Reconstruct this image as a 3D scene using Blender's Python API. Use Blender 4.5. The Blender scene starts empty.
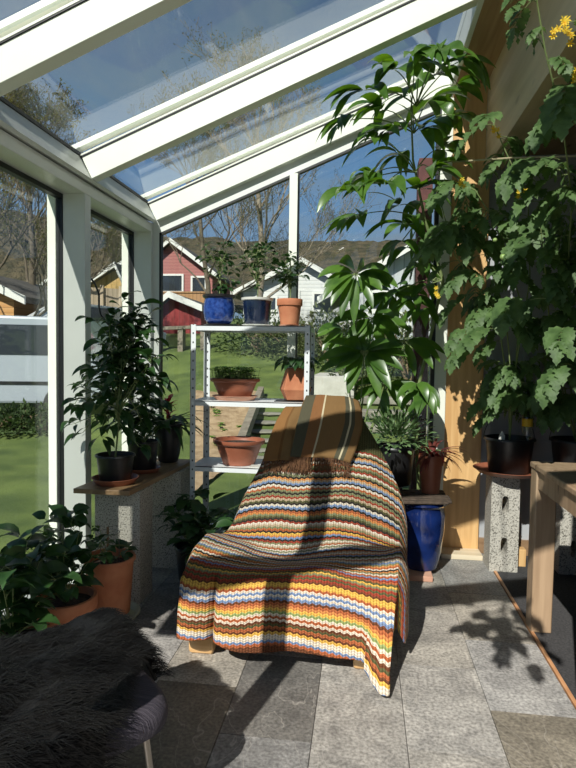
import bpy, math, random
from mathutils import Vector, Matrix, noise
C = bpy.context.scene
col = C.collection
R = random.Random(7)
# ------------------------------------------------------------------ camera
FPX, YAW, PIT, ROL, EYE = 577.9, .1301, -.051, .015, 1.45
fwd = Vector((-math.sin(YAW)*math.cos(PIT), math.cos(YAW)*math.cos(PIT), math.sin(PIT)))
r0 = Vector((math.cos(YAW), math.sin(YAW), 0)); u0 = r0.cross(fwd)
rgt = math.cos(ROL)*r0 + math.sin(ROL)*u0
upv = -math.sin(ROL)*r0 + math.cos(ROL)*u0
cd = bpy.data.cameras.new('camera'); cam = bpy.data.objects.new('camera', cd); col.objects.link(cam)
m = Matrix((rgt, upv, -fwd)).transposed().to_4x4(); m.translation = (0, 0, EYE); cam.matrix_world = m
cd.sensor_fit = 'VERTICAL'; cd.sensor_height = 24; cd.lens = FPX/768*24; cd.clip_start = .02; cd.clip_end = 2000
C.camera = cam
C.view_settings.view_transform = 'Standard'; C.view_settings.look = 'None'
C.view_settings.gamma = 1; C.view_settings.use_curve_mapping = False
C.view_settings.exposure = 0.0
# ------------------------------------------------------------------ sky
W = bpy.data.worlds.new('sky'); C.world = W; W.use_nodes = True
nt = W.node_tree; N = nt.nodes; L = nt.links; N.clear()
def nn(nt, t, **k):
    n = nt.nodes.new(t)
    for a, b in k.items():
        if a.startswith('i_'): n.inputs[a[2:].replace('_', ' ')].default_value = b
        else: setattr(n, a, b)
    return n
tc = nn(nt, 'ShaderNodeTexCoord'); sp = nn(nt, 'ShaderNodeSeparateXYZ'); L.new(tc.outputs['Generated'], sp.inputs[0])
rz = nn(nt, 'ShaderNodeValToRGB'); L.new(sp.outputs['Z'], rz.inputs[0])
e = rz.color_ramp.elements
e[0].position = 0; e[0].color = (.30, .42, .58, 1); e[1].position = 1; e[1].color = (.035, .085, .21, 1)
for p, c in ((.12, (.34, .54, .84, 1)), (.3, (.21, .42, .76, 1)), (.6, (.065, .14, .29, 1))):
    q = e.new(p); q.color = c
mx = nn(nt, 'ShaderNodeMath', operation='MAXIMUM'); mx.inputs[1].default_value = .06; L.new(sp.outputs['Z'], mx.inputs[0])
dx = nn(nt, 'ShaderNodeMath', operation='DIVIDE'); L.new(sp.outputs['X'], dx.inputs[0]); L.new(mx.outputs[0], dx.inputs[1])
dy = nn(nt, 'ShaderNodeMath', operation='DIVIDE'); L.new(sp.outputs['Y'], dy.inputs[0]); L.new(mx.outputs[0], dy.inputs[1])
cb = nn(nt, 'ShaderNodeCombineXYZ'); L.new(dx.outputs[0], cb.inputs[0]); L.new(dy.outputs[0], cb.inputs[1])
mp = nn(nt, 'ShaderNodeMapping'); mp.inputs['Scale'].default_value = (1.0, .55, 1); mp.inputs['Rotation'].default_value = (0, 0, .6); L.new(cb.outputs[0], mp.inputs[0])
nz = nn(nt, 'ShaderNodeTexNoise'); nz.inputs['Scale'].default_value = 1.3; nz.inputs['Detail'].default_value = 7; nz.inputs['Roughness'].default_value = .58; nz.inputs['Distortion'].default_value = .4
L.new(mp.outputs[0], nz.inputs[0])
cr = nn(nt, 'ShaderNodeValToRGB'); L.new(nz.outputs[0], cr.inputs[0])
cr.color_ramp.elements[0].position = .43; cr.color_ramp.elements[1].position = .72; cr.color_ramp.elements[0].color = (0, 0, 0, 1); cr.color_ramp.elements[1].color = (.8, .8, .8, 1)
mc = nn(nt, 'ShaderNodeMixRGB'); L.new(cr.outputs[0], mc.inputs[0]); L.new(rz.outputs[0], mc.inputs[1]); mc.inputs[2].default_value = (.42, .48, .54, 1)
bg = nn(nt, 'ShaderNodeBackground'); bg.inputs[1].default_value = .66; L.new(mc.outputs[0], bg.inputs[0])
wo = nn(nt, 'ShaderNodeOutputWorld'); L.new(bg.outputs[0], wo.inputs[0])
# ------------------------------------------------------------------ sun
TANE = .84
sd = bpy.data.lights.new('sun', 'SUN'); sd.energy = 6.3; sd.angle = .0093; sd.color = (1, .95, .87)
sun = bpy.data.objects.new('sun', sd); col.objects.link(sun)
sun.rotation_euler = Vector((.300, .954, -TANE)).to_track_quat('-Z', 'Y').to_euler()
# ------------------------------------------------------------------ helpers
def A(x, y, **k):
    d = fwd*FPX + rgt*(x-288) + upv*(384-y)
    a, v = list(k.items())[0]; i = 'XYZ'.index(a)
    t = (v - (0, 0, EYE)[i])/d[i]
    return Vector((0, 0, EYE)) + d*t
def smooth(a, b, t):
    t = max(0, min(1, (t-a)/(b-a))); return t*t*(3-2*t)
def GZ(X, Y):
    z = -.06
    s = max(0, Y-8.5)
    z += .178*min(s, 13) + .07*max(0, s-13)
    z -= smooth(3, 8, -X)*min(s*.1, 1.2)*(1-smooth(13, 18, Y))
    return z
def G(x, y, lift=0):
    d = (fwd*FPX + rgt*(x-288) + upv*(384-y)).normalized(); p = Vector((0, 0, EYE)); t = 3
    while t < 200:
        q = p + d*t
        if q.z <= GZ(q.x, q.y): break
        t += .03
    return Vector((q.x, q.y, GZ(q.x, q.y)+lift))
def tag(o, label=None, cat=None, group=None, kind=None):
    if label: o['label'] = label
    if cat: o['category'] = cat
    if group: o['group'] = group
    if kind: o['kind'] = kind
    return o
def thing(name, label, cat, loc=(0, 0, 0), group=None, rz=0):
    o = bpy.data.objects.new(name, None); col.objects.link(o); o.location = loc; o.rotation_euler = (0, 0, rz)
    o.empty_display_size = .05
    return tag(o, label, cat, group)
def copy_tree(o, parent=None):
    c = o.copy(); col.objects.link(c); c.parent = parent
    for ch in list(o.children): copy_tree(ch, c)
    return c
class MB:
    def __init__(s): s.v = []; s.f = []; s.uv = {}; s.c = []
    def add(s, vs, fs):
        n = len(s.v); s.v += [tuple(v) for v in vs]; s.f += [tuple(i+n for i in f) for f in fs]; return n
    def box(s, x0, x1, y0, y1, z0, z1):
        s.add([(x0,y0,z0),(x1,y0,z0),(x1,y1,z0),(x0,y1,z0),(x0,y0,z1),(x1,y0,z1),(x1,y1,z1),(x0,y1,z1)],
              [(3,2,1,0),(4,5,6,7),(0,1,5,4),(1,2,6,5),(2,3,7,6),(3,0,4,7)]); return s
    def obox(s, c, ax, ay, az):   # oriented, half axes
        c, ax, ay, az = map(Vector, (c, ax, ay, az))
        vs = [c+i*ax+j*ay+k*az for k in (-1, 1) for (i, j) in ((-1,-1),(1,-1),(1,1),(-1,1))]
        s.add(vs, [(3,2,1,0),(4,5,6,7),(0,1,5,4),(1,2,6,5),(2,3,7,6),(3,0,4,7)]); return s
    def bar(s, a, b, w, h, up=(0, 0, 1)):
        a, b = Vector(a), Vector(b); d = b-a; sx = d.cross(Vector(up))
        if sx.length < 1e-6: sx = Vector((1, 0, 0))
        sx.normalize(); uu = sx.cross(d).normalized()
        return s.obox((a+b)/2, d/2, sx*w/2, uu*h/2)
    def prism(s, poly, axis, a0, a1):   # poly in the other two axes
        n = len(poly)
        def P(p, a): return {'Y': (p[0], a, p[1]), 'X': (a, p[0], p[1]), 'Z': (p[0], p[1], a)}[axis]
        vs = [P(p, a0) for p in poly] + [P(p, a1) for p in poly]
        fs = [tuple(range(n))[::-1], tuple(range(n, 2*n))] + [(i, (i+1) % n, n+(i+1) % n, n+i) for i in range(n)]
        s.add(vs, fs); return s
    def lathe(s, prof, c=(0, 0, 0), n=36, sx=1, sy=1):
        vs = []; fs = []
        for r, z in prof:
            for i in range(n):
                a = 2*math.pi*i/n; vs.append((c[0]+r*math.cos(a)*sx, c[1]+r*math.sin(a)*sy, c[2]+z))
        for j in range(len(prof)-1):
            for i in range(n):
                fs.append((j*n+i, j*n+(i+1) % n, (j+1)*n+(i+1) % n, (j+1)*n+i))
        if prof[0][0] > 1e-4: fs.append(tuple(range(n))[::-1])
        if prof[-1][0] > 1e-4: fs.append(tuple(range((len(prof)-1)*n, len(prof)*n)))
        s.add(vs, fs); return s
    def tube(s, pts, r, n=7, r1=None):
        pts = [Vector(p) for p in pts]; k = len(pts); rr = []
        for i in range(k):
            t = i/(k-1); rr.append(r[i] if isinstance(r, (list, tuple)) else (r if r1 is None else r+(r1-r)*t))
        vs = []; fs = []; ref = Vector((.31, .17, .93)).normalized(); 
        for i in range(k):
            d = (pts[min(i+1, k-1)]-pts[max(i-1, 0)])
            d = d.normalized() if d.length > 1e-9 else Vector((0, 0, 1))
            a = d.cross(ref)
            if a.length < .05: a = d.cross(Vector((1, 0, 0)))
            a.normalize(); b = d.cross(a)
            for j in range(n):
                q = 2*math.pi*j/n; vs.append(pts[i]+(a*math.cos(q)+b*math.sin(q))*rr[i])
        for i in range(k-1):
            for j in range(n): fs.append((i*n+j, i*n+(j+1) % n, (i+1)*n+(j+1) % n, (i+1)*n+j))
        fs.append(tuple(range(n))[::-1]); fs.append(tuple(range((k-1)*n, k*n)))
        s.add(vs, fs); return s
    def ball(s, c, r, sz=1, n=12):
        prof = [(max(1e-5, r*math.sin(math.pi*i/8)), -r*sz*math.cos(math.pi*i/8)) for i in range(9)]
        return s.lathe(prof, c, n)
    def leaf(s, p, d, up, ln, w, droop=.6, shape='ovate', fold=.15, seg=6, curl=0):
        p = Vector(p); d = Vector(d).normalized(); up = Vector(up)
        if abs(d.dot(up.normalized())) > .95: up = Vector((1, .2, 0))
        vs = []; fs = []
        for i in range(seg+1):
            t = i/seg
            side = d.cross(up)
            side.normalize(); nrm = side.cross(d).normalized()
            if shape == 'ovate': ww = math.sin(math.pi*t**.75)**.9*(1-.25*t) if 0 < t < 1 else 0
            elif shape == 'lance': ww = math.sin(math.pi*t**.9)**.8 if 0 < t < 1 else 0
            elif shape == 'strap': ww = min(1, .5+t*2)*(1-t**3)
            elif shape == 'obov': ww = math.sin(math.pi*t**1.25)**.8 if 0 < t < 1 else 0
            else:
                ww = math.sin(math.pi*t**.7)**.8*(1-.25*t)*(1.12 if i % 2 else .72) if 0 < t < 1 else 0
            ww = max(ww, .02)*w/2
            vs += [p-side*ww+nrm*fold*ww, p, p+side*ww+nrm*fold*ww]
            if i < seg:
                b = 3*i; fs += [(b, b+1, b+4, b+3), (b+1, b+2, b+5, b+4)]
            p = p + d*ln/seg
            d = (d + Vector((0, 0, -1))*droop/seg).normalized()
        s.add(vs, fs); return s
    def build(s, name, mat, parent=None, smooth=True, bevel=0, sub=0, offset=None, thick=0, **tags):
        me = bpy.data.meshes.new(name)
        vs = s.v
        if offset is None and parent is not None:
            q = parent
            inv = None
            loc = Vector((0, 0, 0))
        me.from_pydata(vs, [], s.f); me.validate()
        if mat: me.materials.append(mat)
        for p in me.polygons: p.use_smooth = smooth
        o = bpy.data.objects.new(name, me); col.objects.link(o)
        if parent is not None: o.parent = parent
        if offset is not None: o.location = offset
        if smooth:
            try: me.set_sharp_from_angle(angle=math.radians(42))
            except Exception: pass
        if thick:
            b = o.modifiers.new('s', 'SOLIDIFY'); b.thickness = thick; b.offset = 0
        if sub:
            b = o.modifiers.new('u', 'SUBSURF'); b.levels = sub; b.render_levels = sub
        if bevel:
            b = o.modifiers.new('b', 'BEVEL'); b.width = bevel; b.segments = 2; b.limit_method = 'ANGLE'
        for k, v in tags.items(): o[k] = v
        return o
def world_build(mb, name, mat, root, **k):
    """mesh given in world coordinates, parented to an unrotated root"""
    l = Vector(root.location); mb.v = [tuple(Vector(v)-l) for v in mb.v]
    return mb.build(name, mat, root, **k)
def lone(mb, name, mat, label, cat, group=None, **k):
    """top-level single mesh: origin moved to its base centre"""
    xs = [v[0] for v in mb.v]; ys = [v[1] for v in mb.v]; zs = [v[2] for v in mb.v]
    c = Vector(((min(xs)+max(xs))/2, (min(ys)+max(ys))/2, min(zs)))
    mb.v = [tuple(Vector(v)-c) for v in mb.v]
    o = mb.build(name, mat, None, offset=c, **k); return tag(o, label, cat, group)
def struct(mb, name, mat, parent=None, **k):
    o = mb.build(name, mat, parent, **k)
    if parent is None: o['kind'] = 'structure'
    return o
# ------------------------------------------------------------------ materials
def pm(name, c1, c2=None, scale=20, rough=.5, metal=0, bump=0, bscale=None, spec=.5, detail=4, stretch=None, trans=0, coat=0, lo=.35, hi=.65, dist=.01):
    M = bpy.data.materials.new(name); M.use_nodes = True; t = M.node_tree; l = t.links
    b = t.nodes['Principled BSDF']; out = t.nodes['Material Output']
    b.inputs['Roughness'].default_value = rough; b.inputs['Metallic'].default_value = metal
    b.inputs['Specular IOR Level'].default_value = spec; b.inputs['Coat Weight'].default_value = coat
    b.inputs['Base Color'].default_value = (*c1, 1)
    tcn = nn(t, 'ShaderNodeTexCoord'); mpn = nn(t, 'ShaderNodeMapping'); l.new(tcn.outputs['Object'], mpn.inputs[0])
    if stretch: mpn.inputs['Scale'].default_value = stretch
    if c2:
        z = nn(t, 'ShaderNodeTexNoise'); z.inputs['Scale'].default_value = scale; z.inputs['Detail'].default_value = detail; l.new(mpn.outputs[0], z.inputs[0])
        r = nn(t, 'ShaderNodeValToRGB'); l.new(z.outputs[0], r.inputs[0])
        r.color_ramp.elements[0].position = lo; r.color_ramp.elements[1].position = hi
        r.color_ramp.elements[0].color = (*c1, 1); r.color_ramp.elements[1].color = (*c2, 1)
        l.new(r.outputs[0], b.inputs['Base Color'])
    if bump:
        z2 = nn(t, 'ShaderNodeTexNoise'); z2.inputs['Scale'].default_value = bscale or scale*2; z2.inputs['Detail'].default_value = 5; l.new(mpn.outputs[0], z2.inputs[0])
        bp = nn(t, 'ShaderNodeBump'); bp.inputs['Strength'].default_value = bump; bp.inputs['Distance'].default_value = dist
        l.new(z2.outputs[0], bp.inputs['Height']); l.new(bp.outputs[0], b.inputs['Normal'])
    if trans:
        tr = nn(t, 'ShaderNodeBsdfTranslucent'); ms = nn(t, 'ShaderNodeMixShader'); ms.inputs[0].default_value = trans
        src = b.inputs['Base Color'].links
        if src: 
            hs = nn(t, 'ShaderNodeHueSaturation'); hs.inputs['Saturation'].default_value = 1.15; hs.inputs['Value'].default_value = 1.7; hs.inputs['Hue'].default_value = .485
            l.new(src[0].from_socket, hs.inputs['Color']); l.new(hs.outputs[0], tr.inputs[0])
        else: tr.inputs[0].default_value = (*[min(1, v*1.7) for v in c1], 1)
        l.new(b.outputs[0], ms.inputs[1]); l.new(tr.outputs[0], ms.inputs[2]); l.new(ms.outputs[0], out.inputs[0])
    return M
def glass_mat(name, tint, base=.04, power=5, amt=.85):
    M = bpy.data.materials.new(name); M.use_nodes = True; t = M.node_tree; l = t.links; t.nodes.clear()
    lw = nn(t, 'ShaderNodeLayerWeight'); lw.inputs[0].default_value = .5
    pw = nn(t, 'ShaderNodeMath', operation='POWER'); pw.inputs[1].default_value = power; l.new(lw.outputs['Facing'], pw.inputs[0])
    ma = nn(t, 'ShaderNodeMath', operation='MULTIPLY_ADD'); ma.inputs[1].default_value = amt; ma.inputs[2].default_value = base; l.new(pw.outputs[0], ma.inputs[0])
    tr = nn(t, 'ShaderNodeBsdfTransparent'); tr.inputs[0].default_value = (*tint, 1)
    gl = nn(t, 'ShaderNodeBsdfGlossy'); gl.inputs['Roughness'].default_value = 0
    ms = nn(t, 'ShaderNodeMixShader'); l.new(ma.outputs[0], ms.inputs[0]); l.new(tr.outputs[0], ms.inputs[1]); l.new(gl.outputs[0], ms.inputs[2])
    o = nn(t, 'ShaderNodeOutputMaterial'); l.new(ms.outputs[0], o.inputs[0]); return M
def wood(name, c1, c2, grain='Z', knots=True, rough=.5, sc=1.0, board=0):
    M = bpy.data.materials.new(name); M.use_nodes = True; t = M.node_tree; l = t.links; b = t.nodes['Principled BSDF']
    b.inputs['Roughness'].default_value = rough
    tcn = nn(t, 'ShaderNodeTexCoord'); mpn = nn(t, 'ShaderNodeMapping'); l.new(tcn.outputs['Object'], mpn.inputs[0])
    s = [14*sc]*3; s['XYZ'.index(grain)] = .9*sc; mpn.inputs['Scale'].default_value = s
    z = nn(t, 'ShaderNodeTexNoise'); z.inputs['Scale'].default_value = 1.6; z.inputs['Detail'].default_value = 6; z.inputs['Distortion'].default_value = .6; l.new(mpn.outputs[0], z.inputs[0])
    r = nn(t, 'ShaderNodeValToRGB'); r.color_ramp.elements[0].position = .35; r.color_ramp.elements[1].position = .68
    r.color_ramp.elements[0].color = (*c1, 1); r.color_ramp.elements[1].color = (*c2, 1); l.new(z.outputs[0], r.inputs[0])
    last = r.outputs[0]
    if knots:
        m2 = nn(t, 'ShaderNodeMapping'); l.new(tcn.outputs['Object'], m2.inputs[0]); s = [9*sc]*3; s['XYZ'.index(grain)] = 3.4*sc; m2.inputs['Scale'].default_value = s
        v = nn(t, 'ShaderNodeTexVoronoi'); v.inputs['Scale'].default_value = 1; l.new(m2.outputs[0], v.inputs[0])
        rr = nn(t, 'ShaderNodeValToRGB'); rr.color_ramp.elements[0].position = .05; rr.color_ramp.elements[1].position = .16
        rr.color_ramp.elements[0].color = (.9, .9, .9, 1); rr.color_ramp.elements[1].color = (0, 0, 0, 1); l.new(v.outputs['Distance'], rr.inputs[0])
        mm = nn(t, 'ShaderNodeMixRGB'); l.new(rr.outputs[0], mm.inputs[0]); l.new(last, mm.inputs[1]); mm.inputs[2].default_value = (c1[0]*.35, c1[1]*.28, c1[2]*.25, 1); last = mm.outputs[0]
    l.new(last, b.inputs['Base Color'])
    bp = nn(t, 'ShaderNodeBump'); bp.inputs['Strength'].default_value = .15; bp.inputs['Distance'].default_value = .003; l.new(z.outputs[0], bp.inputs['Height']); l.new(bp.outputs[0], b.inputs['Normal'])
    return M
WHITE = pm('white_aluminium', (.72, .74, .70), (.77, .79, .75), 3, rough=.35, bump=.02, bscale=60)
RAFT = pm('white_rafter_paint', (.80, .82, .72), (.84, .86, .76), 3, rough=.38)
GASK = pm('black_gasket', (.012, .013, .014), rough=.45)
GLASS = glass_mat('window_glass', (.93, .96, .95))
RGLASS = glass_mat('roof_glass', (.93, .955, .96), .045, 4, .9)
PINE = wood('pine_panel', (.58, .33, .13), (.74, .47, .21), 'Z')
PALEPINE = wood('pale_laminated_pine', (.50, .38, .22), (.62, .49, .31), 'Y', sc=.6)
BOARDP = wood('pine_board', (.36, .22, .11), (.48, .32, .17), 'Y', knots=False)
TABLEW = wood('oiled_wood', (.30, .205, .125), (.42, .30, .19), 'Z', sc=1.2)
BENT = wood('bentwood', (.60, .36, .15), (.70, .46, .22), 'X', knots=False, rough=.35)
PLANK = wood('old_plank', (.20, .12, .06), (.33, .21, .11), 'Y')
TERRA = pm('terracotta', (.46, .16, .075), (.58, .24, .12), 9, rough=.8, bump=.15, bscale=90)
TERRAP = pm('brown_plastic', (.30, .095, .05), (.36, .125, .07), 6, rough=.42)
TERRAL = pm('pale_terracotta', (.55, .28, .19), (.62, .36, .25), 9, rough=.75)
BLACKP = pm('black_plastic', (.012, .012, .013), (.02, .02, .021), 8, rough=.38)
SOIL = pm('potting_soil', (.02, .012, .008), (.07, .045, .03), 60, rough=.95, bump=.8, bscale=120)
BLUE = pm('blue_glaze', (.004, .010, .055), (.010, .028, .14), 9, rough=.12, coat=.6, bump=.05, bscale=18)
BLUEB = pm('mottled_blue_glaze', (.008, .03, .17), (.03, .08, .32), 45, rough=.16, coat=.6)
NAVY = pm('navy_glaze', (.006, .012, .035), (.012, .025, .06), 12, rough=.2, coat=.5)
GRIM = pm('dark_rim_glaze', (.02, .018, .02), rough=.3)
PALE = pm('pale_ceramic', (.62, .62, .56), (.7, .7, .64), 12, rough=.4)
CREAMG = pm('cream_green_ceramic', (.45, .46, .30), (.55, .56, .38), 12, rough=.35)
RACK = pm('white_shelf_enamel', (.72, .75, .76), (.78, .80, .80), 5, rough=.35)
def slotted():
    M = pm('slotted_enamel', (.72, .75, .76), rough=.35); t = M.node_tree; l = t.links; b = t.nodes['Principled BSDF']
    tc_ = nn(t, 'ShaderNodeTexCoord'); s_ = nn(t, 'ShaderNodeSeparateXYZ'); l.new(tc_.outputs['Object'], s_.inputs[0])
    def m_(op, a, v):
        n = nn(t, 'ShaderNodeMath', operation=op); l.new(a, n.inputs[0])
        if v is not None:
            if isinstance(v, float): n.inputs[1].default_value = v
            else: l.new(v, n.inputs[1])
        return n.outputs[0]
    fz = m_('FRACT', m_('MULTIPLY', s_.outputs[2], 16.5), None); z1 = m_('LESS_THAN', fz, .2)
    ax = m_('ABSOLUTE', s_.outputs[0], None); x1 = m_('LESS_THAN', m_('ABSOLUTE', m_('SUBTRACT', ax, .380), None), .0045)
    f = m_('MULTIPLY', z1, x1); mi = nn(t, 'ShaderNodeMixRGB'); l.new(f, mi.inputs[0]); mi.inputs[1].default_value = (.74, .77, .78, 1); mi.inputs[2].default_value = (.03, .03, .03, 1)
    l.new(mi.outputs[0], b.inputs['Base Color']); return M
SLOT = slotted()
def concrete():
    M = pm('porous_concrete', (.14, .13, .11), (.52, .49, .43), 120, rough=.95, bump=.9, bscale=130, lo=.36, hi=.50, dist=.006); return M
CONC = concrete()
LEAF = pm('leaf_green', (.030, .085, .018), (.065, .15, .03), 14, rough=.38, trans=.33)
LEAFD = pm('leaf_dark_green', (.018, .055, .016), (.04, .10, .025), 12, rough=.4, trans=.25)
LEAFB = pm('leaf_bright_green', (.12, .26, .04), (.20, .38, .08), 12, rough=.45, trans=.4)
LEAFA = pm('leaf_glossy_green', (.05, .12, .02), (.11, .22, .035), 9, rough=.3, trans=.35)
LEAFT = pm('tomato_leaf_green', (.065, .125, .035), (.13, .22, .07), 16, rough=.55, trans=.33, bump=.3, bscale=70)
LEAFY = pm('yellowing_leaf', (.35, .30, .05), (.25, .28, .06), 16, rough=.6, trans=.35)
RED = pm('red_bract', (.30, .02, .02), (.42, .05, .03), 14, rough=.45, trans=.2)
YEL = pm('yellow_petal', (.75, .52, .03), (.85, .65, .06), 14, rough=.6, trans=.3)
STEM = pm('green_stem', (.16, .22, .07), (.24, .30, .12), 12, rough=.6)
STEMB = pm('woody_stem', (.13, .09, .05), (.22, .16, .09), 12, rough=.8)
# ------------------------------------------------------------------ terrain and hill
def grass_mat():
    M = pm('lawn', (.060, .095, .020), (.15, .20, .045), 1.6, rough=.9, bump=.8, bscale=35, lo=.3, hi=.7, detail=8)
    return M
def grid(fn, nu, nv):
    mb = MB(); mb.v = [tuple(fn(i/nu, j/nv)) for j in range(nv+1) for i in range(nu+1)]
    mb.f = [(j*(nu+1)+i, j*(nu+1)+i+1, (j+1)*(nu+1)+i+1, (j+1)*(nu+1)+i) for j in range(nv) for i in range(nu)]
    return mb
def gr(u, v):
    X = -60+110*u; Y = -14+100*v**1.0
    z = GZ(X, Y) + noise.noise(Vector((X*.3, Y*.3, 0)))*.05*(1 if Y > 6 or X < -3 else .2)
    if -1.95 < X < 3.9 and -1.6 < Y < 4.9: z = -.25
    return (X, Y, z)
struct(grid(gr, 130, 130), 'ground', grass_mat())
def hl(u, v):
    X = -260+520*u; Y = 95+190*v
    sky = 47+8*math.sin(u*5.2+1.3)+4*math.sin(u*13)+ (1-u)*10
    z = 8+(sky-8)*smooth(0, .8, v)*1.0 + noise.noise(Vector((X*.06, Y*.06, 3)))*3.2 + noise.noise(Vector((X*.3, Y*.3, 7)))*1.6
    return (X, Y, z)
struct(grid(hl, 200, 60), 'hillside', pm('wooded_hill', (.035, .035, .018), (.115, .09, .05), .35, rough=1, bump=1, bscale=.9, detail=9, dist=1.5))
# ------------------------------------------------------------------ floor
FT = bpy.data.materials.new('slate_tiles'); FT.use_nodes = True; t = FT.node_tree; l = t.links; b = t.nodes['Principled BSDF']
at_ = nn(t, 'ShaderNodeAttribute', attribute_name='tone')
tcn = nn(t, 'ShaderNodeTexCoord'); z1 = nn(t, 'ShaderNodeTexNoise'); z1.inputs['Scale'].default_value = 5; z1.inputs['Detail'].default_value = 8; z1.inputs['Roughness'].default_value = .7; z1.inputs['Distortion'].default_value = 1.2
l.new(tcn.outputs['Object'], z1.inputs[0])
r = nn(t, 'ShaderNodeValToRGB'); l.new(z1.outputs[0], r.inputs[0]); r.color_ramp.elements[0].position = .25; r.color_ramp.elements[1].position = .8
r.color_ramp.elements[0].color = (.45, .45, .45, 1); r.color_ramp.elements[1].color = (1.5, 1.48, 1.42, 1)
z3 = nn(t, 'ShaderNodeTexNoise'); z3.inputs['Scale'].default_value = 75; z3.inputs['Detail'].default_value = 3; l.new(tcn.outputs['Object'], z3.inputs[0])
r3 = nn(t, 'ShaderNodeValToRGB'); l.new(z3.outputs[0], r3.inputs[0]); r3.color_ramp.elements[0].position = .3; r3.color_ramp.elements[1].position = .7; r3.color_ramp.elements[0].color = (.55, .55, .55, 1); r3.color_ramp.elements[1].color = (1.35, 1.35, 1.35, 1)
m1 = nn(t, 'ShaderNodeMixRGB', blend_type='MULTIPLY'); m1.inputs[0].default_value = 1; l.new(at_.outputs['Color'], m1.inputs[1]); l.new(r.outputs[0], m1.inputs[2])
m3 = nn(t, 'ShaderNodeMixRGB', blend_type='MULTIPLY'); m3.inputs[0].default_value = 1; l.new(m1.outputs[0], m3.inputs[1]); l.new(r3.outputs[0], m3.inputs[2])
# pale veins
mpv = nn(t, 'ShaderNodeMapping'); mpv.inputs['Rotation'].default_value = (0, 0, .5); mpv.inputs['Scale'].default_value = (2.2, .8, 1); l.new(tcn.outputs['Object'], mpv.inputs[0])
zv = nn(t, 'ShaderNodeTexNoise'); zv.inputs['Scale'].default_value = 1.3; zv.inputs['Detail'].default_value = 3; zv.inputs['Distortion'].default_value = 1.5; l.new(mpv.outputs[0], zv.inputs[0])
sv = nn(t, 'ShaderNodeMath', operation='SUBTRACT'); sv.inputs[1].default_value = .5; l.new(zv.outputs[0], sv.inputs[0])
av = nn(t, 'ShaderNodeMath', operation='ABSOLUTE'); l.new(sv.outputs[0], av.inputs[0])
rv = nn(t, 'ShaderNodeValToRGB'); l.new(av.outputs[0], rv.inputs[0]); rv.color_ramp.elements[0].position = 0; rv.color_ramp.elements[1].position = .004; rv.color_ramp.elements[0].color = (.4, .4, .4, 1); rv.color_ramp.elements[1].color = (0, 0, 0, 1)
mv = nn(t, 'ShaderNodeMixRGB'); l.new(rv.outputs[0], mv.inputs[0]); l.new(m3.outputs[0], mv.inputs[1]); mv.inputs[2].default_value = (.5, .47, .42, 1)
l.new(mv.outputs[0], b.inputs['Base Color']); b.inputs['Roughness'].default_value = .5; b.inputs['Specular IOR Level'].default_value = .5
bp = nn(t, 'ShaderNodeBump'); bp.inputs['Strength'].default_value = .35; bp.inputs['Distance'].default_value = .004; l.new(z1.outputs[0], bp.inputs['Height']); l.new(bp.outputs[0], b.inputs['Normal'])
fm = MB(); tones = []
FR = random.Random(4)
joint = {-4: .05, -3: .3, -2: .45, -1: .0, 0: .29, 1: .10, 2: .31, 3: .0}
for c in range(-4, 4):
    x0 = -.52+.355*c + .0015; x1 = x0+.352
    x1 = min(x1, .905)
    if x1 < -1.7: continue
    x0 = max(x0, -1.9)
    y = -1.2-(.6-joint[c])
    while y < 4.36:
        fm.box(x0, x1, y+.0015, min(y+.5985, 4.37), -.02, 0)
        q = FR.uniform(.14, .36); w = FR.uniform(.0, .03)
        tones += [(q+w, q+w*.25, q-w*1.1, 1)]*24
        y += .6
me = bpy.data.meshes.new('floor'); me.from_pydata(fm.v, [], fm.f); ca = me.color_attributes.new('tone', 'FLOAT_COLOR', 'CORNER')
for i, cc in enumerate(tones): ca.data[i].color = cc
me.materials.append(FT); fo = bpy.data.objects.new('floor', me); col.objects.link(fo); fo['kind'] = 'structure'
struct(MB().box(-1.9, 3.3, -1.5, 4.46, -.10, -.012), 'floor_screed', pm('grey_grout', (.42, .40, .36), rough=.9))
struct(MB().box(.92, 3.2, -1.5, 4.36, -.012, .002), 'floor_house', pm('dark_carpet', (.030, .030, .032), (.06, .06, .062), 90, rough=.95, bump=.5, bscale=200))
struct(MB().box(.904, .922, 1.0, 4.3, -.01, .006), 'trim_1', pm('copper_strip', (.45, .22, .10), (.6, .32, .16), 10, rough=.5), bevel=.002)
# ------------------------------------------------------------------ left window wall
YP = [.08, 1.1488, 2.2176, 3.2864, 4.3552]
S = .4105
for i, y in enumerate(YP[1:4]):
    p = struct(MB().box(-1.80, -1.66, y, y+.075, -.02, 2.385), 'wall_left_post', WHITE, bevel=.003)
    MB().box(-1.84, -1.80, y-.004, y+.079, 0, 2.385).build('gasket', GASK, p)
    MB().box(-1.895, -1.841, y-.01, y+.085, -.05, 2.45).build('outer_cover', RAFT, p, bevel=.003)
p = struct(MB().box(-1.80, -1.66, 4.36, 4.46, -.02, 2.46), 'wall_left_corner_post', WHITE, bevel=.003)
MB().box(-1.84, -1.80, 4.352, 4.46, 0, 2.385).build('gasket', GASK, p)
MB().box(-1.895, -1.841, 4.35, 4.47, -.05, 2.45).build('outer_cover', RAFT, p, bevel=.003)
for n, (ya, yb) in enumerate(((1.228, 2.2136), (2.297, 3.2824), (3.366, 4.352)), 1):
    g = struct(MB().box(-1.825, -1.817, ya, yb, .10, 2.375), 'window_%d' % n, GLASS, smooth=False)
    MB().box(-1.84, -1.80, ya, yb, 2.358, 2.384).build('gasket', GASK, g)
    MB().box(-1.86, -1.78, ya, yb, .07, .10).build('bottom_rail', WHITE, g)
e = struct(MB().box(-1.80, -1.66, .08, 4.36, 2.385, 2.455), 'wall_left_head', WHITE, bevel=.004)
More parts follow.
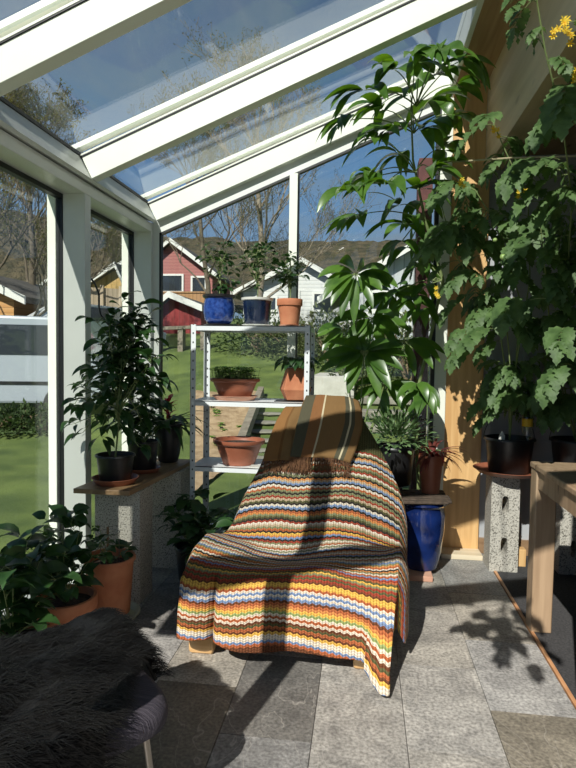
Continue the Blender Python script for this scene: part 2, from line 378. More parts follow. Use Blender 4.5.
MB().box(-1.895, -1.80, .08, 4.46, 2.385, 2.52).build('outer_head', WHITE, e)
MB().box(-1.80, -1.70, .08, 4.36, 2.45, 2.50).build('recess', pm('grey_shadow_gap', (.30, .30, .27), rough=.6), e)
MB().prism([(-1.78, 2.50), (-1.635, 2.455), (-1.620, 2.470), (-1.69, 2.60), (-1.78, 2.62)], 'Y', .08, 4.36).build('eave_purlin', WHITE, e)
MB().prism([(-1.70, 2.600), (-1.685, 2.604), (-1.685, 2.622), (-1.72, 2.622)], 'Y', .08, 4.36).build('gasket', GASK, e)
MB().box(-1.80, -1.66, .08, 4.36, -.02, .07).build('bottom_sill', WHITE, e)
def zr(X): return 2.47+S*(X+1.617)        # underside of the rafters
# ------------------------------------------------------------------ roof
for i, y in enumerate(YP):
    p = struct(MB().prism([(-1.617, 2.47), (.57, zr(.57)), (.57, zr(.57)+.145), (-1.68, 2.47+.135-.01)], 'Y', y, y+.075), 'ceiling_rafter', RAFT, bevel=.003)
    MB().prism([(-1.70, 2.586), (.57, zr(.57)+.1455), (.57, zr(.57)+.153), (-1.70, 2.593)], 'Y', y-.006, y+.081).build('gasket', GASK, p)
    MB().prism([(-1.70, 2.5935), (.57, zr(.57)+.1535), (.57, zr(.57)+.164), (-1.70, 2.604)], 'Y', y-.008, y+.083).build('glazing_strip', RAFT, p)
    MB().prism([(-1.84, 2.60), (.57, zr(.57)+.186), (.57, zr(.57)+.215), (-1.84, 2.63)], 'Y', y+.005, y+.07).build('cover_strip', RAFT, p)
for i in range(4):
    struct(MB().prism([(-1.80, 2.585), (.57, zr(.57)+.165), (.57, zr(.57)+.175), (-1.80, 2.595)], 'Y', YP[i]+.083, YP[i+1]-.008), 'ceiling_glass', RGLASS, smooth=False)
q = struct(MB().box(.57, .602, .08, 4.46, 3.372, 3.62), 'trim_2', WHITE, bevel=.003)
# ------------------------------------------------------------------ gable wall
def za(X): return 2.383+S*(X+1.602)
w = struct(MB().box(-1.66, -1.605, 4.40, 4.46, -.02, 2.45), 'wall_back_frame', WHITE)
MB().prism([(-1.66, 2.43), (-1.605, za(-1.605)), (.6, za(.6)), (.6, zr(.6)+.02), (-1.66, zr(-1.66)+.02)], 'Y', 4.405, 4.47).build('head_rail', WHITE, w)
MB().prism([(-1.605, za(-1.605)-.016), (.52, za(.52)-.016), (.52, za(.52)+.002), (-1.605, za(-1.605)+.002)], 'Y', 4.398, 4.44).build('gasket', GASK, w)
MB().box(-1.607, -1.590, 4.398, 4.44, .10, za(-1.6)).build('gasket', GASK, w)
MB().box(-.582, -.521, 4.37, 4.46, .0, za(-.58)+.005).build('mullion', RAFT, w, bevel=.002)
MB().box(-.521, -.512, 4.395, 4.44, .10, za(-.52)-.01).build('gasket', GASK, w)
MB().box(-1.66, .60, 4.37, 4.46, -.02, .09).build('bottom_rail', WHITE, w, bevel=.003)
MB().box(.490, .518, 4.37, 4.44, .09, za(.5)).build('gasket', GASK, w)
MB().box(.518, .600, 4.35, 4.46, .0, za(.52)+.05).build('right_frame', RAFT, w, bevel=.003)
MB().prism([(-1.66, zr(-1.66)+.02), (.6, zr(.6)+.02), (.6, 3.62), (-1.66, 2.65)], 'Y', 4.436, 4.47).build('head_infill', WHITE, w)
for n, (xa, xb) in enumerate(((-1.590, -.582), (-.512, .490)), 4):
    struct(MB().prism([(xa, .09), (xb, .09), (xb, za(xb)-.014), (xa, za(xa)-.014)], 'Y', 4.414, 4.422), 'window_%d' % n, GLASS, smooth=False)
# ------------------------------------------------------------------ house side
GREYW = pm('pale_grey_paint', (.40, .41, .43), (.43, .44, .46), 3, rough=.55)
w = struct(MB().box(.60, .865, 4.36, 4.46, 0, 3.55), 'wall_back_pine', PINE)
MB().box(.58, .87, 4.20, 4.36, 0, .035).build('sill', wood('pale_sill', (.62, .52, .36), (.72, .62, .46), 'X', knots=False), w, bevel=.003)
w = struct(MB().box(.865, 3.3, 4.40, 4.5, 0, 2.9), 'wall_back', GREYW)
for (a, bb) in ((.93, 1.18), (1.24, 1.85), (1.95, 2.6)):
    f = MB()
    for (z0, z1) in ((.14, .72), (.82, 1.75)):
        f.box(a, bb, 4.385, 4.40, z0, z0+.03).box(a, bb, 4.385, 4.40, z1-.03, z1).box(a, a+.03, 4.385, 4.40, z0+.03, z1-.03).box(bb-.03, bb, 4.385, 4.40, z0+.03, z1-.03)
    f.build('panel_moulding', GREYW, w, smooth=False)
struct(MB().box(.87, 3.2, 4.37, 4.40, .0, .11), 'baseboard_back', wood('brown_base', (.22, .13, .07), (.32, .2, .11), 'X', knots=False))
w = struct(MB().box(.83, .95, .08, 4.36, 2.79, 3.47), 'ceiling_beam', PALEPINE)
struct(MB().prism([(.602, 3.372), (.83, 3.41), (.83, 3.50), (.602, 3.62)], 'Y', .08, 4.36), 'ceiling_soffit', BOARDP)
struct(MB().box(.83, .95, -1.5, 2.22, -.02, 2.79), 'wall_right', GREYW)
struct(MB().box(.95, 3.3, -1.5, 4.5, 2.90, 3.0), 'ceiling', wood('ceiling_pine', (.25, .16, .08), (.33, .22, .12), 'Y'))
struct(MB().box(3.2, 3.3, -1.5, 4.5, 0, 2.9), 'wall_house_right', GREYW)
struct(MB().box(.95, 3.3, -1.6, -1.5, 0, 2.9), 'wall_house_front', GREYW)
struct(MB().box(.60, 3.4, -1.6, 4.5, 3.60, 3.72), 'roof_house', pm('dark_roofing', (.03, .03, .032), rough=.8))
struct(MB().box(.84, .95, -1.6, .08, 2.79, 3.6), 'wall_house_upper', GREYW)
lone(MB().tube([(-.80, 1.09, .80), (-.80, 1.09, .815), (-.802, 1.09, .86), (-.82, 1.09, 1.2), (-.865, 1.10, 2.0), (-.90, 1.115, 2.70), (-.902, 1.12, 2.745)], [.012, .038, .052, .056, .058, .058, .03], 16), 'stripe_caster', pm('canvas', (.62, .60, .52), (.68, .66, .58), 20, rough=.9), 'unseen pale canvas roll added under the nearest rafter to cast the shadow stripe', 'stripe_caster')  # out-of-view roll, added to throw the shadow stripe across floor and blanket
# knob on the panelled wall
kx = A(573, 549, Y=4.38)
lone(MB().lathe([(.001, -.03), (.013, -.028), (.016, -.018), (.008, -.008), (.008, 0)]), 'door_knob', GASK, 'small dark round knob low on the grey panelled wall', 'knob')
kn = bpy.data.objects['door_knob']; kn.rotation_euler = (-math.pi/2, 0, 0); kn.location = (kx.x, 4.357, kx.z)

# ------------------------------------------------------------------ white shelving rack
RX0, RX1, RY0, RY1 = -1.142, -.346, 3.72, 4.08
rk = thing('shelving_rack', 'white enamelled slotted-angle shelving rack standing before the gable glass', 'shelf', ((RX0+RX1)/2, RY0+.18, 0))
for sx, x in ((1, RX0), (-1, RX1)):
    for sy, y in ((1, RY0), (-1, RY1)):
        mb = MB(); w = .036
        mb.box(min(x, x+sx*w), max(x, x+sx*w), min(y, y+sy*.003), max(y, y+sy*.003), 0, 1.64)
        mb.box(min(x, x+sx*.003), max(x, x+sx*.003), min(y, y+sy*w), max(y, y+sy*w), 0, 1.64)
        p = world_build(mb, 'post', SLOT, rk, smooth=False)
for z in (1.605, 1.105, .665):
    mb = MB(); mb.box(RX0+.003, RX1-.003, RY0+.003, RY1-.003, z+.025, z+.03)
    mb.box(RX0+.003, RX1-.003, RY0+.003, RY0+.006, z-.004, z+.03).box(RX0+.003, RX1-.003, RY1-.006, RY1-.003, z-.004, z+.03)
    mb.box(RX0+.003, RX0+.006, RY0+.006, RY1-.006, z-.004, z+.03).box(RX1-.006, RX1-.003, RY0+.006, RY1-.006, z-.004, z+.03)
    world_build(mb, 'shelf_board', RACK, rk, smooth=False)
# ------------------------------------------------------------------ plant generators
def pot_round(root, r, h, mat, style='rim', top=None, soil=True, x=0, y=0, z=0, sx=1, name='pot'):
    if style == 'rim':      # classic flower pot with collar
        pr = [(r*.66, 0), (r*.70, .002), (r*.90, h*.74), (r*.99, h*.745), (r*1.0, h*.76), (r, h*.985), (r*.98, h), (r*.88, h), (r*.86, h*.80), (r*.6, .02), (.001, .02)]
    elif style == 'bulge':
        pr = [(r*.62, 0), (r*.70, .004), (r*.90, h*.16), (r*1.0, h*.42), (r*.99, h*.6), (r*.90, h*.86), (r*.92, h*.9), (r*1.0, h*.94), (r*1.0, h), (r*.88, h), (r*.84, h*.85), (r*.6, .02), (.001, .02)]
    elif style == 'bowl':
        pr = [(r*.58, 0), (r*.62, .003), (r*.80, h*.5), (r*.90, h*.80), (r*1.0, h*.84), (r*1.03, h*.9), (r*1.03, h), (r*.93, h), (r*.9, h*.85), (r*.55, .02), (.001, .02)]
    elif style == 'vase':
        pr = [(r*.62, 0), (r*.66, .004), (r*.80, h*.2), (r*.93, h*.55), (r*.95, h*.8), (r*.90, h*.90), (r*.93, h*.93), (r*1.04, h*.96), (r*1.05, h*.99), (r*1.0, h), (r*.86, h), (r*.84, h*.85), (r*.5, .02), (.001, .02)]
    else:                   # bucket
        pr = [(r*.78, 0), (r*.80, .003), (r*.95, h*.93), (r*1.03, h*.935), (r*1.03, h*.97), (r*1.0, h), (r*.94, h), (r*.92, h*.9), (r*.72, .02), (.001, .02)]
    p = MB().lathe(pr, (x, y, z), 40, sx=sx).build(name, mat, root)
    if soil:
        sr = r*.87
        mb = MB(); rr = random.Random(int(r*1e4)); n = 28
        prof = [(sr, h*.84), (sr*.7, h*.86), (sr*.35, h*.87), (.001, h*.875)]
        mb.lathe(prof, (x, y, z), n, sx=sx); mb.build('soil', SOIL, root)
    return p
def saucer(r, mat, label, loc, name='plant_saucer', h=.028, sx=1, group=None):
    mb = MB().lathe([(r*.80, 0), (r*.84, .002), (r*.98, h), (r, h), (r*1.0, h+.002), (r*.96, h+.002), (r*.82, .008), (.001, .008)], (0, 0, 0), 40, sx=sx)
    o = mb.build(name, mat, None, offset=loc); return tag(o, label, 'saucer', group)
def bez(a, b, c, n=6):
    a, b, c = Vector(a), Vector(b), Vector(c)
    return [a*(1-t)**2+b*2*t*(1-t)+c*t*t for t in [i/n for i in range(n+1)]]
def bushy(root, base, tips, rnd, ln, w, mat, shape='ovate', per=5, stem=.004, droop=.9, smat=None, fold=.2, trunk=None, petiole=.3, petr=.0012, jit=.6, tipn=3):
    """tips: list of branch end points (local); leaves strung along each branch"""
    st = MB(); lf = MB(); base = Vector(base)
    for T in tips:
        T = Vector(T)
        a = base if trunk is None else base.lerp(Vector(trunk), rnd.uniform(.25, .95))
        mid = a.lerp(T, .5)+Vector((0, 0, .25*(T-a).length*rnd.uniform(.1, .7)))
        pts = bez(a, mid, T, 7); st.tube(pts, stem*.7, 5, stem*.3)
        for k in range(per+tipn):
            t = (k+1)/per if k < per else 1
            t = min(1, .25+.75*t); q = pts[0]; i = min(6, int(t*7)); q = pts[i].lerp(pts[i+1], min(1, t*7-i))
            ax = (pts[min(i+1, 7)]-pts[i]).normalized(); ang = rnd.uniform(0, 6.28)
            d = Vector((math.cos(ang), math.sin(ang), rnd.uniform(-.2, .6)))
            d = (d + ax*.5).normalized(); L_ = ln*rnd.uniform(.6, 1.15)
            pe = q+d*L_*petiole; st.tube([q, pe], petr, 3)
            lf.leaf(pe, d, Vector((rnd.uniform(-jit, jit), rnd.uniform(-jit, jit), 1)), L_, w*rnd.uniform(.8, 1.15)*L_/ln, droop*rnd.uniform(.5, 1.4), shape, fold)
    if trunk is not None: st.tube(bez(base, base.lerp(Vector(trunk), .5)+Vector((.01, .01, 0)), trunk, 8), stem, 6, stem*.6)
    st.build('stems', smat or STEM, root); lf.build('foliage', mat, root)
def blob_tips(rnd, c, rx, ry, rz, n, hollow=.35):
    out = []
    while len(out) < n:
        v = Vector((rnd.uniform(-1, 1), rnd.uniform(-1, 1), rnd.uniform(-1, 1)))
        if hollow < v.length < 1: out.append((c[0]+v.x*rx, c[1]+v.y*ry, c[2]+v.z*rz))
    return out
# ---- the three pots on top of the rack
ZT = 1.6355; YT = 3.86
def top_plant(px, label, rad, h, mat, style, ht, wd, seed, tone, rim=None, group=None):
    c = A(px, 320, Y=YT); rnd = random.Random(seed)
    t = thing('potted_plant', label, 'potted plant', (c.x, YT, ZT+.012), group)
    p = pot_round(t, rad, h, mat, style)
    if rim: MB().lathe([(rad*.93, h*.90), (rad*1.03, h*.93), (rad*1.05, h+.003), (rad*.9, h+.003), (rad*.88, h*.9), (rad*.93, h*.90)], (0, 0, 0), 40).build('rim', rim, p)
    bushy(t, (0, 0, h*.85), blob_tips(rnd, (0, 0, h+ht*.55), wd, wd*.8, ht*.45, 26), rnd, .052, .034, tone, per=4, stem=.004, trunk=(.0, 0, h+ht*.8), droop=1.1, tipn=2)
    return t
top_plant(219, 'bushy pepper plant in a round bright blue glazed pot on top of the rack', .108, .195, BLUEB, 'bulge', .38, .19, 3, LEAFD, GRIM)
t2 = top_plant(257, 'slim pepper plant in a dark navy pot with a pale rim on the rack', .104, .175, NAVY, 'bucket', .43, .12, 5, LEAFD, PALE)
top_plant(289.5, 'small pepper plant in a collared terracotta pot on top of the rack', .086, .172, TERRA, 'rim', .33, .12, 8, LEAFD)
for px, mt, r_, lb in ((219, BLACKP, .10, 'thin black saucer under the bright blue pot on the rack'), (257, PALE, .103, 'thin pale saucer under the dark navy pot on top of the rack'), (289.5, TERRAL, .07, 'small clay saucer under the collared terracotta pot on top of the rack')):
    c = A(px, 320, Y=YT); saucer(r_, mt, lb, (c.x, YT, ZT), h=.010)
# ---- middle shelf
c = A(235, 385, Y=3.86); Z2 = 1.1355
t = thing('planter', 'oval brown planter full of pale green seedlings on the middle shelf', 'planter', (c.x, 3.86, Z2+.012))
pot_round(t, .125, .135, TERRAP, 'bowl', sx=1.34)
rnd = random.Random(11); lf = MB(); st = MB()
for k in range(230):
    a = rnd.uniform(0, 6.28); q = math.sqrt(rnd.random())*.115; b0 = Vector((q*math.cos(a)*1.34, q*math.sin(a), .112)); tp = b0+Vector((rnd.uniform(-.03, .03), rnd.uniform(-.03, .03), rnd.uniform(.025, .10)))
    st.tube([b0, tp], .0012, 3)
    for j in range(3):
        an = rnd.uniform(0, 6.28); lf.leaf(tp, (math.cos(an), math.sin(an), .3), (0, 0, 1), rnd.uniform(.028, .046), .028, .7, 'ovate', .15, seg=4)
st.build('stems', STEM, t); lf.build('foliage', LEAFB, t)
saucer(.122, TERRAL, 'pale oval clay saucer under the seedling planter on the middle shelf', (c.x, 3.86, Z2), sx=1.3)
c = A(296, 385, Y=3.88)
t = thing('potted_plant', 'drooping leafy plant in a faceted terracotta pot on the middle shelf', 'potted plant', (c.x-.005, 3.88, Z2+.010))
mb = MB(); n = 4; rings = [(.075, 0), (.108, .07), (.066, .215), (.058, .215), (.055, .19)]
for r_, z in rings:
    for k in range(4):
        a = math.pi/4+.3+k*math.pi/2; mb.v.append((r_*1.2*math.cos(a), r_*1.2*math.sin(a), z))
for j in range(4):
    for k in range(4): mb.f.append((j*4+k, j*4+(k+1) % 4, (j+1)*4+(k+1) % 4, (j+1)*4+k))
mb.f.append((3, 2, 1, 0)); mb.f.append((16, 17, 18, 19)); mb.build('pot', TERRA, t, smooth=False, bevel=.004)
rnd = random.Random(5); lf = MB(); st = MB()
for k in range(24):
    a = rnd.uniform(0, 6.28); d = Vector((math.cos(a), math.sin(a), 1.0)); p1 = Vector((0, 0, .205))+d*.055*rnd.uniform(.5, 1.3)
    st.tube([(0, 0, .19), p1], .002, 4); d.z = .4; lf.leaf(p1, d, (0, 0, 1), rnd.uniform(.11, .17), .065, rnd.uniform(1.6, 2.8), 'ovate', .2)
st.build('stems', STEM, t); lf.build('foliage', LEAFD, t)
tag(MB().box(-.13, .125, -.09, .09, 0, .004).build('plant_tray', BLACKP, None, offset=(c.x-.005, 3.88, Z2)), 'flat black tray under the faceted terracotta pot', 'tray')
# ---- lower shelf
c = A(239, 450, Y=3.86)
t = thing('planter', 'wide brown plastic bowl planter on the lowest visible shelf of the rack', 'planter', (c.x, 3.86, .6955)); pot_round(t, .155, .17, TERRAP, 'bowl', sx=1.12)
c = A(222, 466, Y=3.80); mb = MB(); mb.box(-.07, .09, -.05, .04, 0, .006)
tag(mb.build('seed_label_card', PALE, None, offset=(c.x+.27, 3.78, .6955)), 'pale flat card lying on the lowest shelf beside the brown bowl', 'card')
# ------------------------------------------------------------------ blocks and plank on the left
def block(loc, sx, sy, sz, label, holes=True, rz=0, group='porous concrete blocks under the plank'):
    """upright hollow block: two oval cores seen on the front"""
    mb = MB(); hs = [(.30, .072), (.70, .072)] if holes else []
    n = 24; hx, hy = sx/2, sy/2
    def cell(z0, z1, hz, hr):
        ring = []; hole = []
        for i in range(n):
            a = 2*math.pi*i/n; c_, s_ = math.cos(a), math.sin(a); k = 1/max(abs(c_), abs(s_))
            ring.append((c_*k*hx, (z0+z1)/2+s_*k*(z1-z0)/2)); hole.append((abs(c_)**.6*math.copysign(1, c_)*sx*.12, hz+abs(s_)**.7*math.copysign(1, s_)*hr*.55))
        for ysgn in (-1, 1):
            b_ = mb.add([(p[0], ysgn*hy, p[1]) for p in ring]+[(p[0], ysgn*hy, p[1]) for p in hole], [])
            for i in range(n):
                j = (i+1) % n; f = (b_+i, b_+j, b_+n+j, b_+n+i); mb.f.append(f if ysgn < 0 else f[::-1])
            if ysgn < 0: fb = b_
        for i in range(n):
            j = (i+1) % n; mb.f.append((fb+n+i, fb+n+j, b_+n+j, b_+n+i)); mb.f.append((fb+j, fb+i, b_+i, b_+j))
    if holes:
        zc = [0, .5*sz, sz]
        cell(0, sz/2, sz*.27, sz*.16); cell(sz/2, sz, sz*.70, sz*.16)
    else: mb.box(-hx, hx, -hy, hy, 0, sz)
    o = mb.build('concrete_block', CONC, None, offset=loc, smooth=False); o.rotation_euler.z = rz; return tag(o, label, 'block', group)
block((-1.385, 3.22, 0), .27, .20, .655, 'porous concrete block standing upright under the near end of the plank', False)
block((-1.33, 3.80, 0), .27, .22, .655, 'porous concrete block standing upright under the far end of the plank', False)
pb = A(85, 486, Y=3.1)
mb = MB(); mb.prism([(-1.60, 3.02), (-1.27, 3.02), (-1.20, 4.02), (-1.53, 4.02)], 'Z', .655, .683)
lone(mb, 'plank', PLANK, 'weathered brown plank laid across two concrete blocks by the corner post', 'plank', bevel=.003)
ZP = .683
def pot_on_plank(x, y, label, r_, h, mat, style, **k):
    t = thing('potted_plant', label, 'potted plant', (x, y, ZP+.010)); pot_round(t, r_, h, mat, style, **k); return t
t = pot_on_plank(-1.432, 3.20, 'tall dark pepper plant in a black pot at the near end of the plank', .112, .16, BLACKP, 'bucket')
saucer(.135, TERRAP, 'brown saucer under the black pot at the near end of the plank', (-1.432, 3.20, ZP), h=.034)
rnd = random.Random(21)
tips = blob_tips(rnd, (.02, .02, .60), .25, .22, .50, 50, .2) + blob_tips(rnd, (.07, .05, .80), .12, .12, .30, 22, .1) + [(-.22, -.05, .34), (-.2, 0, .28), (-.25, 0, .45)]
bushy(t, (0, 0, .14), tips, rnd, .115, .052, LEAFD, 'ovate', per=5, stem=.006, trunk=(.05, .02, .95), droop=1.6, tipn=2)
t = pot_on_plank(-1.40, 3.55, 'broad-leaved plant in a black pot in the middle of the plank', .10, .19, BLACKP, 'bucket')
rnd = random.Random(23); bushy(t, (0, 0, .17), blob_tips(rnd, (.0, 0, .36), .17, .16, .2, 22), rnd, .13, .06, LEAFD, 'ovate', per=3, stem=.004, droop=1.8)
saucer(.115, TERRAP, 'brown saucer under the pot in the middle of the plank', (-1.40, 3.55, ZP), h=.026)
t = pot_on_plank(-1.34, 3.86, 'strap-leaved bromeliad with red bracts in a black pot at the plank far end', .10, .27, BLACKP, 'vase')
rnd = random.Random(29); lf = MB()
for k in range(34):
    a = rnd.uniform(0, 6.28); el = rnd.uniform(.3, 1.6); lf.leaf((0, 0, .22), (math.cos(a), math.sin(a), el), (0, 0, 1), rnd.uniform(.25, .38), .034, rnd.uniform(1.6, 2.6), 'strap', .3, seg=8)
lf.build('foliage', LEAFD, t); lf = MB()
for k in range(16):
    a = rnd.uniform(0, 6.28); lf.leaf((0, 0, .28+.01*k), (math.cos(a), math.sin(a), 1.0), (0, 0, 1), .08, .03, .8, 'lance', .3)
lf.build('bract', RED, t)
# hanging black cable in front of the second left window
pts = [A(x, y, Y=3.45) for x, y in ((84, 266), (88, 274), (95, 284), (99, 294), (99, 306), (101, 315), (106, 322), (114, 330))]
c_ = MB().tube([(-1.655, 3.36, pts[0].z+.02)]+pts, .006, 8)
lone(c_, 'cable', BLACKP, 'black curved cable hanging from the post over the pepper plant', 'cable')
# ------------------------------------------------------------------ floor plants on the left
def floor_plant(loc, label, r_, h, mat, style, tips, rnd, ln, w, lm, per=4, droop=1.3, shape='ovate', trunk=None, stem=.005):
    t = thing('potted_plant', label, 'potted plant', loc); pot_round(t, r_, h, mat, style)
    bushy(t, (0, 0, h*.84), tips, rnd, ln, w, lm, shape, per=per, stem=stem, droop=droop, trunk=trunk, tipn=2); return t
c = A(117, 606, Z=0)
rnd = random.Random(31)
t = floor_plant((-1.345, 2.93, .036), 'young pepper with a wire support in a large terracotta pot on a pale saucer', .135, .31, TERRA, 'bucket', blob_tips(rnd, (.02, -.02, .40), .11, .10, .10, 7), rnd, .085, .05, LEAFD, per=2)
wire = MB(); wire.tube([(.055*math.cos(a), .055*math.sin(a), .44) for a in [i*6.283/20 for i in range(21)]], .0018, 4)
for a in (0, 2.1, 4.2): wire.tube([(.055*math.cos(a), .055*math.sin(a), .26), (.055*math.cos(a), .055*math.sin(a), .45)], .0018, 4)
wire.build('wire_support', pm('grey_wire', (.25, .25, .24), rough=.4, metal=.8), t)
MB().box(-.012, -.002, -.01, 0, .26, .47).build('stake', PLANK, t)
saucer(.165, CREAMG, 'cream saucer under the large terracotta pot in the left corner', (-1.345, 2.93, 0), h=.034)
rnd = random.Random(33)
t = floor_plant((-1.43, 2.62, 0), 'leafy pepper plant in a wide terracotta bowl left of the large terracotta pot', .15, .25, TERRA, 'rim', blob_tips(rnd, (-.02, 0, .42), .22, .18, .22, 22, .2), rnd, .13, .085, LEAFD, per=3, stem=.005)
rnd = random.Random(35)
t = floor_plant((-1.49, 2.28, 0), 'leafy plant in a clay pot at the left edge under the first window', .14, .22, TERRA, 'rim', blob_tips(rnd, (-.0, .0, .42), .24, .22, .22, 26, .2), rnd, .14, .085, LEAFD, per=3)
rnd = random.Random(37)
t = floor_plant((-1.05, 3.55, 0), 'dark leafy plant in a black pot on the floor behind the plank', .13, .22, BLACKP, 'bucket', blob_tips(rnd, (.0, 0, .36), .22, .2, .16, 22, .2), rnd, .13, .075, LEAFD, per=3)
rnd = random.Random(39)
t = floor_plant((-.90, 3.40, 0), 'dark leafy plant in a black pot on the floor beside the rack', .12, .20, BLACKP, 'bucket', blob_tips(rnd, (.0, 0, .32), .17, .15, .15, 16, .2), rnd, .12, .06, LEAFD, per=3, shape='lance')
# ------------------------------------------------------------------ armchair
ch = thing('armchair', 'low bentwood lounge chair with its frame showing under the striped blanket', 'chair', (-.33, 3.0, 0))
FAB = pm('cream_cushion', (.55, .50, .42), (.6, .55, .47), 30, rough=.9)
def loop_frame(x):
    pts = [(x, 2.56, .20), (x, 2.56, .035), (x, 2.62, .012), (x, 3.30, .012), (x, 3.42, .06), (x, 3.40, .12), (x, 2.66, .36), (x, 2.58, .30), (x, 2.56, .20)]
    mb = MB()
    for a, b_ in zip(pts[:-1], pts[1:]):
        mb.bar(a, b_, .058, .026, up=(1, 0, 0)) if False else mb.obox((Vector(a)+Vector(b_))/2, (Vector(b_)-Vector(a))/2*1.02, Vector((.03, 0, 0)), (Vector(b_)-Vector(a)).normalized().cross(Vector((1, 0, 0)))*.013)
    return mb
mb = MB(); mb.prism([(2.645, .0), (2.76, .0), (2.79, .02), (2.79, .30), (2.63, .30), (2.63, .02)], 'X', -.81, -.69)
world_build(mb, 'leg', BENT, ch, bevel=.02)
mb = MB(); mb.prism([(2.625, .0), (2.74, .0), (2.77, .02), (2.77, .30), (2.61, .30), (2.61, .02)], 'X', -.02, .08)
world_build(mb, 'leg', BENT, ch, bevel=.02)
for x in (-.66, -.04):
    mb = MB(); mb.obox((x, 3.28, .17), (.03, 0, 0), (0, .04, 0), (0, 0, .17)); world_build(mb, 'leg', BENT, ch, bevel=.01)
world_build(MB().box(-.72, .03, 2.66, 3.2, .26, .31), 'seat_frame', BENT, ch, bevel=.008)
world_build(MB().box(-.70, .02, 2.70, 3.02, .31, .375), 'seat', FAB, ch, bevel=.03)
mb = MB(); mb.obox((-.25, 3.39, .68), (.17, 0, 0), (0, .03, -.015), (0, .13, .30)); world_build(mb, 'backrest', FAB, ch, bevel=.03)
# ------------------------------------------------------------------ crochet blanket
rows = [  # Y, Z, XL, XR, edge fall
 (3.60, 1.02, -.42, -.06, .02), (3.565, 1.12, -.43, -.05, .02), (3.50, 1.145, -.45, -.02, .03), (3.43, 1.07, -.49, .04, .05), (3.37, .95, -.545, .13, .08),
 (3.305, .83, -.60, .20, .10), (3.235, .70, -.665, .215, .10), (3.165, .575, -.72, .215, .09), (3.10, .475, -.765, .21, .06),
 (3.02, .425, -.80, .205, .03), (2.90, .415, -.81, .20, .0), (2.78, .425, -.82, .185, -.01), (2.68, .43, -.825, .175, .0),
 (2.61, .385, -.83, .165, .0), (2.575, .29, -.83, .155, .0), (2.55, .19, -.83, .15, .0), (2.53, .10, -.825, .15, 0)]
def rowat(v):
    x = v*(len(rows)-1); i = min(len(rows)-2, int(x)); f = x-i
    p0, p1, p2, p3 = rows[max(0, i-1)], rows[i], rows[i+1], rows[min(len(rows)-1, i+2)]
    return [.5*((2*b)+(-a+c)*f+(2*a-5*b+4*c-d)*f*f+(-a+3*b-3*c+d)*f**3) for a, b, c, d in zip(p0, p1, p2, p3)]
NV, NU, NS = 230, 150, 26
acc = [0]; prev = rowat(0)
for j in range(1, NV+1):
    q = rowat(j/NV); acc.append(acc[-1]+math.hypot(q[0]-prev[0], q[1]-prev[1])); prev = q
mb = MB(); uvs = []
for j in range(NV+1):
    v = j/NV; Y, Z, XL, XR, fall = rowat(v)
    front = smooth(.74, .84, v)
    for i in range(-NS, NU+NS+1):
        u = max(0, min(1, i/NU)); s_ = u*2-1
        X = XL+(XR-XL)*u
        fz = fall*(abs(s_)**2.2)*(1.25 if s_ > 0 else .8); fy = fall*.5*abs(s_)**2
        P = Vector((X, Y+fy*(1-front), Z-fz))
        # soft folds: across the seat crease and vertical ripples on the front hang
        nzv = noise.noise(Vector((X*3.1, v*7, 1.3)))
        nz2 = noise.noise(Vector((X*9, v*16, 4.1)))
        P.z += (1-front)*(.032*nzv+.012*nz2)
        rip = math.sin(X*11+.6)*.5+noise.noise(Vector((X*6, v*3, 9)))
        P.y -= front*(.016*rip*(.3+smooth(.8, 1, v)))+.012*nz2
        P.z += math.exp(-((v-.60)/.085)**2)*(.085*abs(s_)**2-.012)
        # side split at the left of the front hang
        gap = math.exp(-((X+.675)/.012)**2)*(1+.6*smooth(.8, 1, v))
        P.y += front*gap*.03
        if front > 0:
            P.y += front*.03*math.sin(max(0, min(1, (X+.69)/-.17))*math.pi)*-1.2
            hem = (1-front*1)*0
            P.z += front*smooth(.86, 1, v)*(.045*math.exp(-((X+.86)/.16)**2)) - smooth(.82, 1, v)*.085*smooth(.0, .13, X)+smooth(.86, 1, v)*.012*math.sin(X*16)
            if X > .05: P.y -= smooth(.85, 1, v)*.12*smooth(.02, .14, X); P.x -= smooth(.85, 1, v)*.02
        # side skirts
        k = 0
        if i < 0: k = -i/NS; sg = -1
        if i > NU: k = (i-NU)/NS; sg = 1
        w_uv = P.x
        if k > 0:
            floor_z = .12 if v < .72 else .10
            drop = min(max(0, P.z-.11), .42 if sg > 0 else .34)*(1-front*.35)
            kk = k
            P.x += sg*(.045*math.sin(min(1, kk*2.2)*math.pi/2))*(1-front) + sg*.004*math.sin(v*40)
            P.z -= drop*kk**1.15
            P.y += .05*front*math.sin(min(1, kk*2)*1.57)+.02*kk*front+.02*math.sin(v*30+kk*3)*kk*.3
            w_uv += sg*drop*kk
        P.z = max(P.z, .012)
        mb.v.append(tuple(P)); uvs.append((w_uv, acc[j]+.010*math.sin(X*9+v*5)+.022*noise.noise(Vector((X*3.5, v*3, 0)))-.05*smooth(-.15, .25, X)*smooth(.55, .8, v)))
NW = NU+2*NS
for j in range(NV):
    for i in range(NW): mb.f.append((j*(NW+1)+i, (j+1)*(NW+1)+i, (j+1)*(NW+1)+i+1, j*(NW+1)+i+1))
BL = bpy.data.materials.new('crochet_wool'); BL.use_nodes = True; t = BL.node_tree; l = t.links; b = t.nodes['Principled BSDF']; b.inputs['Roughness'].default_value = .95; b.inputs['Specular IOR Level'].default_value = .1
uvn = nn(t, 'ShaderNodeUVMap', uv_map='wool'); sx_ = nn(t, 'ShaderNodeSeparateXYZ'); l.new(uvn.outputs[0], sx_.inputs[0])
def mth(op, a, b_=None, c_=None, tree=None):
    n = nn(t, 'ShaderNodeMath', operation=op)
    for i, x in enumerate((a, b_, c_)):
        if x is None: continue
        if isinstance(x, (int, float)): n.inputs[i].default_value = x
        else: l.new(x, n.inputs[i])
    return n.outputs[0]
ROWH = .0118
